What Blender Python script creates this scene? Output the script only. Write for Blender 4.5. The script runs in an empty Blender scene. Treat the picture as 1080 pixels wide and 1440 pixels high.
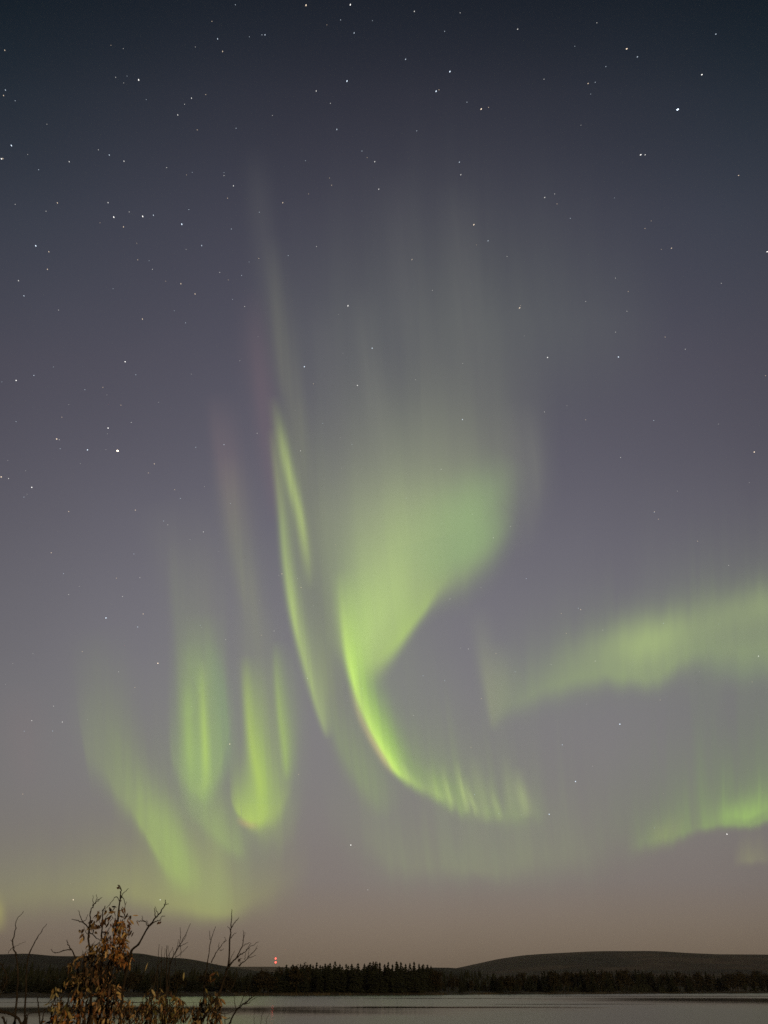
import bpy, bmesh, math, random
import numpy as np
from mathutils import Vector, noise as mnoise

R = math.radians
random.seed(11)
rng = np.random.default_rng(5)
scene = bpy.context.scene
COL = scene.collection

# ------------------------------------------------------------------ camera
EYE = 2.3                                  # metres above the lake
FOC = 1082.0                               # focal length in pixels of the 1080x1440 photograph
HORIZON = 1393.5
PITCH = math.atan((HORIZON - 720) / FOC)
cam_data = bpy.data.cameras.new("camera")
cam = bpy.data.objects.new("camera", cam_data)
COL.objects.link(cam)
cam.location = (0, 0, EYE)
cam.rotation_euler = (math.pi / 2 + PITCH, 0, 0)
cam_data.sensor_fit = 'VERTICAL'
cam_data.sensor_height = 36.0
cam_data.sensor_width = 27.0
cam_data.lens = 36.0 * FOC / 1440
cam_data.clip_start = 0.05
cam_data.clip_end = 6.0e6
cam_data.dof.use_dof = True
cam_data.dof.focus_distance = 900.0
cam_data.dof.aperture_fstop = 7.0
scene.camera = cam

scene.view_settings.view_transform = 'Standard'
scene.view_settings.look = 'None'
scene.view_settings.exposure = 0.0
scene.view_settings.gamma = 1.0
scene.render.engine = 'CYCLES'
scene.cycles.use_denoising = False
scene.cycles.transparent_max_bounces = 64
scene.cycles.max_bounces = 6
scene.cycles.volume_bounces = 0
scene.cycles.sample_clamp_indirect = 4.0


def lin(r, g, b):
    def f(c):
        c /= 255.0
        return c / 12.92 if c <= 0.04045 else ((c + 0.055) / 1.055) ** 2.4
    return (f(r), f(g), f(b))


def pix_dir(px, py):
    """Direction in the world of a point of the photograph."""
    u, v = (px - 540) / FOC, (720 - py) / FOC
    cp, sp = math.cos(PITCH), math.sin(PITCH)
    return Vector((u, cp - v * sp, sp + v * cp))


def at(px, py, y):
    """The point on that line of sight at y metres in front of the camera."""
    d = pix_dir(px, py)
    return Vector((0, 0, EYE)) + d * (y / d.y)


# ------------------------------------------------------------------ world: night sky after dusk
world = bpy.data.worlds.new("World")
scene.world = world
world.use_nodes = True
nt = world.node_tree
nt.nodes.clear()
N = nt.nodes.new
L = nt.links.new
out = N('ShaderNodeOutputWorld')
bg = N('ShaderNodeBackground')
tc = N('ShaderNodeTexCoord')
sep = N('ShaderNodeSeparateXYZ')
ramp = N('ShaderNodeValToRGB')
ramp.color_ramp.interpolation = 'B_SPLINE'
SKY = [(0.0, (116, 101, 85)), (0.022, (127, 112, 97)), (0.045, (135, 122, 109)), (0.07, (132, 123, 119)),
       (0.141, (133, 131, 130)), (0.242, (125, 123, 130)), (0.367, (100, 98, 110)), (0.48, (84, 83, 96)),
       (0.59, (67, 67, 80)), (0.672, (46, 48, 59)), (0.728, (27, 34, 44)), (1.0, (10, 14, 22))]
els = ramp.color_ramp.elements
while len(els) < len(SKY):
    els.new(0.5)
for e, (p, c) in zip(els, SKY):
    e.position = p
    e.color = (*lin(*c), 1)
L(tc.outputs['Generated'], sep.inputs[0])
# large soft unevenness of the airglow, by direction
nz = N('ShaderNodeTexNoise')
nz.inputs['Scale'].default_value = 2.3
nz.inputs['Detail'].default_value = 3.0
L(tc.outputs['Generated'], nz.inputs['Vector'])
mr = N('ShaderNodeMapRange')
mr.inputs['From Min'].default_value = 0.3
mr.inputs['From Max'].default_value = 0.7
mr.inputs['To Min'].default_value = 0.95
mr.inputs['To Max'].default_value = 1.05
L(nz.outputs['Fac'], mr.inputs['Value'])
# lens vignetting put into the sky brightness: it dims to the east and west
dot = N('ShaderNodeMath')
dot.operation = 'MULTIPLY'
L(sep.outputs['X'], dot.inputs[0])
L(sep.outputs['X'], dot.inputs[1])
fall = N('ShaderNodeMapRange')
fall.inputs['From Min'].default_value = 0.0
fall.inputs['From Max'].default_value = 0.30
fall.inputs['To Min'].default_value = 1.0
fall.inputs['To Max'].default_value = 0.72
L(dot.outputs[0], fall.inputs['Value'])
mul = N('ShaderNodeMath')
mul.operation = 'MULTIPLY'
L(mr.outputs[0], mul.inputs[0])
L(fall.outputs[0], mul.inputs[1])
# height of the view above the northern horizon, turned about the east-west axis (0 north horizon, 1 overhead)
ang = N('ShaderNodeMath')
ang.operation = 'ARCTAN2'
L(sep.outputs['Z'], ang.inputs[0])
L(sep.outputs['Y'], ang.inputs[1])
quarter = N('ShaderNodeMath')
quarter.operation = 'DIVIDE'
quarter.inputs[1].default_value = math.pi / 2
L(ang.outputs[0], quarter.inputs[0])
L(quarter.outputs[0], ramp.inputs['Fac'])
# the high sky turns from violet above the north to blue-green at the sides
hi = N('ShaderNodeMapRange')
hi.inputs['From Min'].default_value = 0.48
hi.inputs['From Max'].default_value = 0.70
L(quarter.outputs[0], hi.inputs['Value'])
side = N('ShaderNodeMapRange')
side.inputs['From Max'].default_value = 0.15
L(dot.outputs[0], side.inputs['Value'])
both = N('ShaderNodeMath')
both.operation = 'MULTIPLY'
L(hi.outputs[0], both.inputs[0])
L(side.outputs[0], both.inputs[1])
tint = N('ShaderNodeMix')
tint.data_type = 'RGBA'
tint.inputs[6].default_value = (1.0, 1.0, 1.0, 1)
tint.inputs[7].default_value = (0.74, 0.98, 0.98, 1)
L(both.outputs[0], tint.inputs[0])
mulc = N('ShaderNodeVectorMath')
mulc.operation = 'MULTIPLY'
L(ramp.outputs['Color'], mulc.inputs[0])
L(tint.outputs[2], mulc.inputs[1])
L(mulc.outputs[0], bg.inputs['Color'])
L(mul.outputs[0], bg.inputs['Strength'])
L(bg.outputs[0], out.inputs['Surface'])

# ------------------------------------------------------------------ sun lamp: low warm stand-in added for an unseen lamp behind the camera
sun_data = bpy.data.lights.new("warm_lamp_standin", 'SUN')
sun_data.energy = 1.15
sun_data.angle = R(0.6)
sun_data.color = (1.0, 0.72, 0.40)
sun = bpy.data.objects.new("warm_lamp_standin", sun_data)
COL.objects.link(sun)
sun.rotation_euler = (R(76), 0, R(28))      # shines forward (+y), from low over the right shoulder


# ------------------------------------------------------------------ helpers
def tag(o, label=None, cat=None, group=None, kind=None):
    if label:
        o['label'] = label
    if cat:
        o['category'] = cat
    if group:
        o['group'] = group
    if kind:
        o['kind'] = kind
    return o


def empty(name, loc):
    o = bpy.data.objects.new(name, None)
    o.empty_display_size = 0.1
    COL.objects.link(o)
    o.location = loc
    return o


def link_mesh(name, verts, faces, mat, parent=None, smooth=False):
    me = bpy.data.meshes.new(name)
    me.from_pydata([tuple(v) for v in verts], [], faces)
    if smooth:
        me.polygons.foreach_set('use_smooth', [True] * len(me.polygons))
    me.materials.append(mat)
    o = bpy.data.objects.new(name, me)
    COL.objects.link(o)
    if parent:
        o.parent = parent
        o.matrix_parent_inverse.identity()
        loc = parent.location
        me.transform(__import__('mathutils').Matrix.Translation(-loc))
    return o


def mat_new(name):
    m = bpy.data.materials.new(name)
    m.use_nodes = True
    t = m.node_tree
    return m, t, t.nodes['Principled BSDF']


def noise_mat(name, stops, scale, rough=0.9, detail=6.0, bump=0.0, coords='Object', spec=0.2):
    m, t, p = mat_new(name)
    c = t.nodes.new('ShaderNodeTexCoord')
    n = t.nodes.new('ShaderNodeTexNoise')
    n.inputs['Scale'].default_value = scale
    n.inputs['Detail'].default_value = detail
    r = t.nodes.new('ShaderNodeValToRGB')
    e = r.color_ramp.elements
    while len(e) < len(stops):
        e.new(0.5)
    for q, (pos, colr) in zip(e, stops):
        q.position = pos
        q.color = (*colr, 1)
    t.links.new(c.outputs[coords], n.inputs['Vector'])
    t.links.new(n.outputs['Fac'], r.inputs['Fac'])
    t.links.new(r.outputs['Color'], p.inputs['Base Color'])
    p.inputs['Roughness'].default_value = rough
    p.inputs['Specular IOR Level'].default_value = spec
    if bump:
        b = t.nodes.new('ShaderNodeBump')
        b.inputs['Strength'].default_value = bump
        t.links.new(n.outputs['Fac'], b.inputs['Height'])
        t.links.new(b.outputs['Normal'], p.inputs['Normal'])
    return m


def interp(pts, xs, col=1):
    p = np.array(pts, float)
    return np.interp(xs, p[:, 0], p[:, col])


# ------------------------------------------------------------------ materials
M_GROUND = noise_mat('shore_ground', [(0.3, (0.022, 0.02, 0.011)), (0.5, (0.045, 0.038, 0.02)), (0.7, (0.085, 0.07, 0.038))], 0.35, bump=0.4)
M_HILL_NEAR = noise_mat('wooded_hill', [(0.35, (0.015, 0.015, 0.007)), (0.6, (0.034, 0.028, 0.014)), (0.8, (0.052, 0.04, 0.02))], 0.035, bump=0.6)
M_FELL = noise_mat('heath_fell', [(0.36, (0.012, 0.011, 0.007)), (0.5, (0.040, 0.032, 0.023)), (0.64, (0.095, 0.070, 0.050))], 0.0045, bump=0.5)
M_SPRUCE = noise_mat('spruce_needles', [(0.3, (0.008, 0.011, 0.005)), (0.6, (0.018, 0.022, 0.009)), (0.8, (0.034, 0.031, 0.014))], 0.45, rough=0.8)
M_BIRCH = noise_mat('autumn_birch_leaves', [(0.3, (0.018, 0.015, 0.006)), (0.6, (0.036, 0.028, 0.010)), (0.8, (0.058, 0.040, 0.014))], 0.5, rough=0.8)
M_BARK = noise_mat('shrub_bark', [(0.3, (0.02, 0.015, 0.010)), (0.6, (0.045, 0.034, 0.023)), (0.8, (0.08, 0.062, 0.045))], 30.0, rough=0.85, bump=0.3)
M_STEEL = noise_mat('mast_paint', [(0.35, (0.28, 0.27, 0.26)), (0.65, (0.36, 0.35, 0.34))], 0.4, rough=0.5)
M_REED = noise_mat('dry_reeds', [(0.3, (0.07, 0.06, 0.035)), (0.6, (0.12, 0.10, 0.06)), (0.8, (0.17, 0.14, 0.085))], 0.15, rough=0.9)

# leaves: each leaf has its own colour (attribute), with procedural blotches
M_LEAF, t_, p_ = mat_new('autumn_willow_leaf')
a_ = t_.nodes.new('ShaderNodeAttribute')
a_.attribute_name = 'leaf_colour'
n_ = t_.nodes.new('ShaderNodeTexNoise')
n_.inputs['Scale'].default_value = 120.0
h_ = t_.nodes.new('ShaderNodeMapRange')
h_.inputs['From Min'].default_value = 0.35
h_.inputs['From Max'].default_value = 0.65
h_.inputs['To Min'].default_value = 0.6
h_.inputs['To Max'].default_value = 1.25
x_ = t_.nodes.new('ShaderNodeVectorMath')
x_.operation = 'SCALE'
t_.links.new(n_.outputs['Fac'], h_.inputs['Value'])
t_.links.new(a_.outputs['Color'], x_.inputs[0])
t_.links.new(h_.outputs[0], x_.inputs['Scale'])
t_.links.new(x_.outputs[0], p_.inputs['Base Color'])
p_.inputs['Roughness'].default_value = 0.6
p_.inputs['Specular IOR Level'].default_value = 0.3

# aurora: thin glowing air, colour and density in the attribute 'glow'
M_AURORA = bpy.data.materials.new('aurora_glow')
M_AURORA.use_nodes = True
t_ = M_AURORA.node_tree
t_.nodes.clear()
o_ = t_.nodes.new('ShaderNodeOutputMaterial')
a_ = t_.nodes.new('ShaderNodeAttribute')
a_.attribute_name = 'glow'
tr_ = t_.nodes.new('ShaderNodeBsdfTransparent')
em_ = t_.nodes.new('ShaderNodeEmission')
mx_ = t_.nodes.new('ShaderNodeMixShader')
t_.links.new(a_.outputs['Color'], em_.inputs['Color'])
t_.links.new(a_.outputs['Alpha'], mx_.inputs['Fac'])
t_.links.new(tr_.outputs[0], mx_.inputs[1])
t_.links.new(em_.outputs[0], mx_.inputs[2])
t_.links.new(mx_.outputs[0], o_.inputs['Surface'])
M_AURORA.cycles.emission_sampling = 'NONE'


def glow_mat(name, color, strength):
    m = bpy.data.materials.new(name)
    m.use_nodes = True
    t = m.node_tree
    t.nodes.clear()
    o = t.nodes.new('ShaderNodeOutputMaterial')
    e = t.nodes.new('ShaderNodeEmission')
    e.inputs['Color'].default_value = (*color, 1)
    e.inputs['Strength'].default_value = strength
    t.links.new(e.outputs[0], o.inputs['Surface'])
    m.cycles.emission_sampling = 'NONE'
    return m


M_BEACON = glow_mat('red_lamp_glass', (1.0, 0.11, 0.08), 3.0)

# water
M_WATER, t_, p_ = mat_new('lake_water')
p_.inputs['Base Color'].default_value = (0.010, 0.012, 0.011, 1)
p_.inputs['IOR'].default_value = 1.333
p_.inputs['Specular IOR Level'].default_value = 0.5
g_ = t_.nodes.new('ShaderNodeNewGeometry')
# wind ruffles most of the lake; long calm lanes stay smooth
CALM = [(-38, 130, 50, 36), (8, 150, 22, 12), (-70, 215, 40, 7), (112, 265, 62, 125), (40, 186, 24, 6), (150, 470, 90, 40), (25, 330, 40, 14)]
warp = t_.nodes.new('ShaderNodeTexNoise')
warp.inputs['Scale'].default_value = 0.05
warp.inputs['Detail'].default_value = 4.0
t_.links.new(g_.outputs['Position'], warp.inputs['Vector'])
wsub = t_.nodes.new('ShaderNodeVectorMath')
wsub.operation = 'SUBTRACT'
wsub.inputs[1].default_value = (0.5, 0.5, 0.5)
t_.links.new(warp.outputs['Color'], wsub.inputs[0])
wmul = t_.nodes.new('ShaderNodeVectorMath')
wmul.operation = 'MULTIPLY'
wmul.inputs[1].default_value = (40, 24, 0)
t_.links.new(wsub.outputs[0], wmul.inputs[0])
wadd = t_.nodes.new('ShaderNodeVectorMath')
wadd.operation = 'ADD'
t_.links.new(g_.outputs['Position'], wadd.inputs[0])
t_.links.new(wmul.outputs[0], wadd.inputs[1])
last = None
for cx, cy, rx, ry in CALM:
    s1 = t_.nodes.new('ShaderNodeVectorMath')
    s1.operation = 'SUBTRACT'
    s1.inputs[1].default_value = (cx, cy, 0)
    t_.links.new(wadd.outputs[0], s1.inputs[0])
    s2 = t_.nodes.new('ShaderNodeVectorMath')
    s2.operation = 'DIVIDE'
    s2.inputs[1].default_value = (rx, ry, 1e6)
    t_.links.new(s1.outputs[0], s2.inputs[0])
    ln = t_.nodes.new('ShaderNodeVectorMath')
    ln.operation = 'LENGTH'
    t_.links.new(s2.outputs[0], ln.inputs[0])
    mp = t_.nodes.new('ShaderNodeMapRange')
    mp.interpolation_type = 'SMOOTHSTEP'
    mp.inputs['From Min'].default_value = 1.55
    mp.inputs['From Max'].default_value = 0.25
    t_.links.new(ln.outputs['Value'], mp.inputs['Value'])
    if last is None:
        last = mp.outputs[0]
    else:
        mxm = t_.nodes.new('ShaderNodeMath')
        mxm.operation = 'MAXIMUM'
        t_.links.new(last, mxm.inputs[0])
        t_.links.new(mp.outputs[0], mxm.inputs[1])
        last = mxm.outputs[0]
rr = t_.nodes.new('ShaderNodeMapRange')
rr.inputs['To Min'].default_value = 0.21
rr.inputs['To Max'].default_value = 0.055
t_.links.new(last, rr.inputs['Value'])
t_.links.new(rr.outputs[0], p_.inputs['Roughness'])
wv = t_.nodes.new('ShaderNodeTexNoise')
wv.inputs['Scale'].default_value = 0.9
wv.inputs['Detail'].default_value = 3.0
mpg = t_.nodes.new('ShaderNodeMapping')
mpg.inputs['Scale'].default_value = (0.35, 1.0, 1.0)
t_.links.new(g_.outputs['Position'], mpg.inputs['Vector'])
t_.links.new(mpg.outputs[0], wv.inputs['Vector'])
bs = t_.nodes.new('ShaderNodeMapRange')
bs.inputs['To Min'].default_value = 0.12
bs.inputs['To Max'].default_value = 0.008
t_.links.new(last, bs.inputs['Value'])
bp = t_.nodes.new('ShaderNodeBump')
bp.inputs['Distance'].default_value = 0.12
t_.links.new(bs.outputs[0], bp.inputs['Strength'])
t_.links.new(wv.outputs['Fac'], bp.inputs['Height'])
t_.links.new(bp.outputs['Normal'], p_.inputs['Normal'])

# ------------------------------------------------------------------ ground and lake
SHORE = [(-9000, 60), (-1500, 170), (-400, 270), (-146, 347), (-109, 407), (-74, 494), (0, 540), (87, 680), (279, 900), (487, 1080), (900, 1300), (9000, 2600)]


def shore_y(x):
    return float(np.interp(x, [s[0] for s in SHORE], [s[1] for s in SHORE])) + 9 * mnoise.noise(Vector((x * 0.012, 3.1, 0))) + 3 * mnoise.noise(Vector((x * 0.06, 7.7, 0)))


NEAR = 7.6                                 # the near water's edge


def ground_z(x, y):
    near = NEAR + 0.8 * mnoise.noise(Vector((x * 0.15, 0.4, 0)))
    ys = shore_y(x)
    if y < (near + ys) / 2:
        d = near - y
        z = 0.13 * d if d > 0 else 0.25 * d
        if d > 0:
            z = min(z, 0.75) + 0.05 * mnoise.noise(Vector((x * 0.7, y * 0.7, 0)))
    else:
        d = y - ys
        z = 0.04 * d if d > 0 else 0.10 * d
        if d > 0:
            z = min(z, 1.4 + d * 0.006) + min(d * 0.02, 0.5) * mnoise.noise(Vector((x * 0.05, y * 0.05, 0)))
            z = min(z, 22)
    return max(z, -2.0)


xs = sorted(set([round(v, 3) for v in (
    list(np.linspace(-16000, -1000, 16)) + list(np.linspace(-1000, -200, 40)) + list(np.linspace(-200, -20, 60)) +
    list(np.linspace(-20, 20, 61)) + list(np.linspace(20, 700, 150)) + list(np.linspace(700, 1500, 24)) + list(np.linspace(1500, 16000, 16)))]))
ys = sorted(set([round(v, 3) for v in (
    list(np.linspace(-300, -20, 10)) + list(np.linspace(-20, 24, 89)) + list(np.linspace(24, 240, 14)) + list(np.linspace(240, 1300, 213)) +
    list(np.linspace(1300, 3000, 30)) + list(np.linspace(3000, 16000, 14)))]))
vs = [(x, y, ground_z(x, y)) for y in ys for x in xs]
W = len(xs)
fs = [(j * W + i, j * W + i + 1, (j + 1) * W + i + 1, (j + 1) * W + i) for j in range(len(ys) - 1) for i in range(W - 1)]
tag(link_mesh('ground', vs, fs, M_GROUND, smooth=True), kind='structure')

wx = [-9000, -2000, -600, -200, 0, 200, 600, 2000, 9000]
wy = [4, 60, 200, 500, 1000, 2700]
vs = [(x, y, 0.0) for y in wy for x in wx]
W = len(wx)
fs = [(j * W + i, j * W + i + 1, (j + 1) * W + i + 1, (j + 1) * W + i) for j in range(len(wy) - 1) for i in range(W - 1)]
tag(link_mesh('water', vs, fs, M_WATER, smooth=True), kind='structure')


def shore_at(px):
    """Distance at which the sight line over this column meets the far shore."""
    y = 500.0
    for _ in range(60):
        y = 0.6 * y + 0.4 * shore_y((px - 540) / FOC * math.cos(PITCH) * y)
    return y


# ------------------------------------------------------------------ hills
def hill(name, ridge, yr, yf, yb, mat, amp, nscale, x0, x1, nx=220, sharp=1.0, follow=0):
    pxs = np.linspace(x0, x1, nx)
    pys = interp(ridge, pxs)
    k = np.array([1, 2, 3, 2, 1.0]) / 9
    pys = np.convolve(np.pad(pys, 2, mode='edge'), k, mode='valid')
    rows = [(yf + (yr - yf) * t, math.sin(t * math.pi / 2) ** sharp) for t in np.linspace(0, 1, 26)] + \
           [(yr + (yb - yr) * t, math.cos(t * math.pi / 2)) for t in np.linspace(0.08, 1, 12)]
    verts = []
    for y, h in rows:
        yrow = y
        for px, py in zip(pxs, pys):
            y = yrow
            if follow and yrow < yr:              # the foot of the slope follows the shoreline
                y0 = shore_at(px) + follow
                y = y0 + (yr - y0) * (yrow - yf) / (yr - yf)
            top = at(px, py, yr)
            x = top.x * (0.75 + 0.25 * y / yr)
            n = mnoise.noise(Vector((x * nscale, y * nscale, 1.7))) + 0.5 * mnoise.noise(Vector((x * nscale * 3, y * nscale * 3, 4.2)))
            edge = h * (1 - h) * 4
            slope = top.z * y / yr if yrow < yr else top.z   # keeps the crest the highest line seen from the lake
            z = slope * h + amp * n * (0.05 + 0.7 * edge)
            verts.append((x, y, max(z, -0.5) if h > 0.02 else -1.0))
    W = nx
    faces = [(j * W + i, j * W + i + 1, (j + 1) * W + i + 1, (j + 1) * W + i) for j in range(len(rows) - 1) for i in range(W - 1)]
    o = link_mesh(name, verts, faces, mat, smooth=True)
    tag(o, kind='structure')
    return o, np.array(verts).reshape(len(rows), nx, 3)


RIDGE_LEFT = [(-700, 1352), (-300, 1348), (-100, 1343), (0, 1342), (40, 1340.6), (62, 1343), (80, 1344.5), (120, 1345), (160, 1342), (185, 1340), (203, 1341), (223, 1346),
              (260, 1347.5), (287, 1352), (306, 1357), (324, 1359.5), (338, 1362), (353, 1365), (380, 1367), (430, 1372), (520, 1384), (600, 1391)]
RIDGE_RIGHT = [(380, 1389), (520, 1384), (600, 1371), (646, 1360.5), (674, 1354.5), (700, 1348.5), (720, 1345.7), (735, 1343.3), (770, 1341), (823, 1338.2), (855, 1337.2), (883, 1337.6),
               (911, 1337), (946, 1339.6), (999, 1341.8), (1080, 1342.4), (1200, 1347), (1400, 1344), (1900, 1362)]
RIDGE_FAR = [(-900, 1366), (-200, 1359), (250, 1358), (340, 1359.5), (372, 1359.5), (390, 1359), (430, 1362), (560, 1366), (700, 1366), (1200, 1360), (1900, 1366)]
RIDGE_MID = [(480, 1392), (540, 1376), (580, 1365), (609, 1360.5), (632, 1360.8), (650, 1362), (672, 1368), (692, 1376), (740, 1382), (820, 1389), (900, 1393)]
left_hill, LH = hill('hill', RIDGE_LEFT, 1350, 400, 2300, M_HILL_NEAR, 7.0, 0.012, -700, 600, follow=70)
right_hill, RH = hill('hill', RIDGE_RIGHT, 4800, 1500, 7600, M_FELL, 9.0, 0.0035, 380, 1900)
far_hill, FH = hill('hill', RIDGE_FAR, 11000, 7800, 13500, M_FELL, 10.0, 0.0015, -900, 1900)
mid_hill, MH = hill('hill', RIDGE_MID, 1250, 800, 1700, M_HILL_NEAR, 3.0, 0.012, 480, 900, follow=90)


# ------------------------------------------------------------------ far trees
def spruce_mesh(name, h, w, seed, tiers=13, spokes=11):
    """A spruce with a drooping, jagged crown: overlapping tiers of separate boughs round a tapered stem."""
    r = random.Random(seed)
    v, f = [], []
    for k in range(6):                      # stem
        a = k * math.tau / 6
        v.append((0.018 * h * math.cos(a), 0.018 * h * math.sin(a), -0.3))
    v.append((0, 0, h * 0.97))
    for k in range(6):
        f.append((k, (k + 1) % 6, 6))
    for i in range(tiers):
        t = (i + 0.4 * r.random()) / tiers
        z = h * (0.10 + 0.88 * t)
        rad = w * 0.5 * (1 - t) ** 0.66 * r.uniform(0.78, 1.15) + 0.012 * h
        n = max(6, int(spokes - 4 * t))
        off = r.random() * math.tau
        for k in range(n):
            if r.random() < 0.07:
                continue
            a = off + k * math.tau / n + r.uniform(-0.2, 0.2)
            L_ = rad * r.uniform(0.6, 1.15)
            half = math.tau / n * 0.62
            dz = -L_ * r.uniform(0.15, 0.5)
            b = len(v)
            up = h * 0.85 / tiers * r.uniform(0.6, 1.3)
            v.append((0, 0, z + up))
            v.append((0.55 * L_ * math.cos(a - half), 0.55 * L_ * math.sin(a - half), z + dz * 0.6))
            v.append((L_ * math.cos(a), L_ * math.sin(a), z + dz))
            v.append((0.55 * L_ * math.cos(a + half), 0.55 * L_ * math.sin(a + half), z + dz * 0.6))
            f += [(b, b + 1, b + 2), (b, b + 2, b + 3)]
    me = bpy.data.meshes.new(name)
    me.from_pydata(v, [], f)
    me.materials.append(M_SPRUCE)
    return me


def birch_mesh(name, h, w, seed):
    """A broad-leaved tree: stem, a few limbs and many small leaf clumps in an uneven crown."""
    r = random.Random(seed)
    v, f = [], []

    def bar(p, q, r0, r1):
        b = len(v)
        for c, rr_ in ((p, r0), (q, r1)):
            for k in range(4):
                v.append((c[0] + rr_ * math.cos(k * 1.571), c[1] + rr_ * math.sin(k * 1.571), c[2]))
        for k in range(4):
            f.append((b + k, b + (k + 1) % 4, b + 4 + (k + 1) % 4, b + 4 + k))
    bar((0, 0, -0.3), (0.02 * h, 0, 0.5 * h), 0.02 * h, 0.014 * h)
    bar((0.02 * h, 0, 0.5 * h), (0, 0, 0.92 * h), 0.014 * h, 0.004 * h)
    lobes = []
    for k in range(9):
        a, z = r.random() * math.tau, h * r.uniform(0.35, 0.85)
        rr_ = w * 0.32 * r.uniform(0.5, 1.0)
        c = (rr_ * math.cos(a), rr_ * math.sin(a), z)
        bar((0, 0, z * 0.75), c, 0.008 * h, 0.003 * h)
        lobes.append((c, w * r.uniform(0.17, 0.28)))
    lobes.append(((0, 0, 0.88 * h), w * 0.2))
    for c, s in lobes:
        for _ in range(42):
            d = Vector((r.gauss(0, 1), r.gauss(0, 1), r.gauss(0, 1))).normalized() * s * r.random() ** 0.4
            p = Vector(c) + Vector((d.x, d.y, d.z * 1.25))
            e1 = Vector((r.gauss(0, 1), r.gauss(0, 1), r.gauss(0, 1))).normalized() * s * 0.26
            e2 = e1.cross(Vector((r.gauss(0, 1), r.gauss(0, 1), r.gauss(0, 1)))).normalized() * s * 0.2
            b = len(v)
            v += [tuple(p - e1), tuple(p + e2), tuple(p + e1), tuple(p - e2)]
            f.append((b, b + 1, b + 2, b + 3))
    me = bpy.data.meshes.new(name)
    me.from_pydata(v, [], f)
    me.materials.append(M_BIRCH)
    return me


SPRUCES = [spruce_mesh('spruce_tree', 16, 8.4, 1), spruce_mesh('spruce_tree', 16, 7.0, 2, 15), spruce_mesh('spruce_tree', 16, 9.4, 3, 12), spruce_mesh('spruce_tree', 16, 5.6, 4, 15, 9), spruce_mesh('spruce_tree', 16, 8.8, 5, 11)]
BIRCHES = [birch_mesh('birch_tree', 14, 8, 6), birch_mesh('birch_tree', 14, 7, 7), birch_mesh('birch_tree', 14, 9.5, 8)]


def far_tree(px, y, top_py, kind, label, cat, group, width=1.0):
    base = at(px, HORIZON, y)
    gz = ground_z(base.x, y)
    top = at(px, top_py, y).z
    h = max(top - gz, 3.0)
    if kind == 'spruce':
        me, h0, name = random.choice(SPRUCES), 16.0, 'spruce_tree'
    else:
        me, h0, name = random.choice(BIRCHES), 14.0, 'birch_tree'
    o = bpy.data.objects.new(name, me)
    COL.objects.link(o)
    o.location = (base.x, y, gz - 0.1)
    s = h / h0
    ws = s ** 0.6 * width
    o.scale = (ws, ws, s)
    o.rotation_euler = (0, 0, random.random() * math.tau)
    tag(o, label, cat, group)
    return o


# the stand in the middle: a front row with the tops the photograph shows, then fill behind
TOPS = [(386, 1362), (391, 1358), (401, 1355.5), (410, 1354.5), (415, 1356), (421, 1355), (428, 1353.2), (435, 1354.5), (444, 1352.6), (449, 1356), (456, 1353), (463, 1352.5),
        (470, 1351.4), (477, 1354), (486, 1355), (494, 1354), (503, 1352.6), (512, 1353.6), (520, 1352.5), (527, 1351.7), (534, 1352.4), (541, 1354.8), (546, 1352.4), (552, 1355),
        (558, 1350.8), (564, 1351.4), (571, 1353.8), (577, 1353), (583, 1351.3), (590, 1353.6), (596, 1354.2), (602, 1355.4), (607, 1356.6)]
CENTRE = 'spruces in the stand on the far shore'
for px, tp in TOPS:
    k = 'birch' if px in (428, 391, 527) else 'spruce'
    lab = 'dark spruce standing up on the skyline of the far shore stand'
    if k == 'birch':
        lab = {391: 'small rounded tree at the left end of the stand, under the red lamps', 428: 'broad rounded crown rising between pointed spruces near the red lamps',
               527: 'broad rounded crown in the middle of the far spruce stand'}[px]
    if px == 558:
        lab = 'tallest pointed spruce in the far shore stand'
    if px == 607:
        lab = 'last spruce at the right end of the far shore stand'
    o = far_tree(px, shore_at(px) + random.uniform(34, 60), tp, k, lab, 'tree', CENTRE if lab.startswith('dark') else None, 1.3)
for i in range(78):
    px = 384 + 228 * (i + random.random()) / 78
    tp = float(np.interp(px, [t[0] for t in TOPS], [t[1] for t in TOPS])) + random.uniform(2.0, 12.0)
    far_tree(px, shore_at(px) + random.uniform(30, 110), tp, 'spruce' if random.random() < 0.85 else 'birch', 'shorter dark tree filling the far shore stand below its skyline', 'tree', 'shorter trees of the far stand', 1.4)
for i in range(24):
    px = 606 + 92 * (i + random.random()) / 24
    tp = float(np.interp(px, [606, 640, 692], [1362, 1367, 1377])) + random.uniform(0, 8)
    far_tree(px, shore_at(px) + random.uniform(30, 120), tp, 'spruce' if random.random() < 0.6 else 'birch', 'low dark tree on the slope between the stand and the bare fell', 'tree', 'trees on the slope right of the stand', 1.0)
for i in range(104):
    px = 690 + 420 * (i + random.random()) / 104
    tp = float(np.interp(px, [690, 746, 834, 890, 960, 1017, 1080], [1371, 1366, 1362, 1362, 1366, 1367, 1365])) + random.uniform(-1, 5) + 2.0 * mnoise.noise(Vector((px * 0.05, 0, 9)))
    far_tree(px, shore_at(px) + random.uniform(25, 130), tp, 'spruce' if random.random() < 0.55 else 'birch', 'dark tree in the shore wood below the bare fell', 'tree', 'trees of the shore wood below the fell', 1.5)
for i in range(62):
    px = -20 + 400 * (i + random.random()) / 62
    tp = float(np.interp(px, [0, 200, 300, 345, 366, 380], [1372, 1368, 1370, 1371, 1364, 1367])) + random.uniform(-3, 9)
    far_tree(px, shore_at(px) + random.uniform(25, 70), tp, 'spruce' if random.random() < 0.6 else 'birch', 'dark tree on the shore below the wooded hill', 'tree', 'shore trees below the wooded hill', 1.6)
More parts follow.
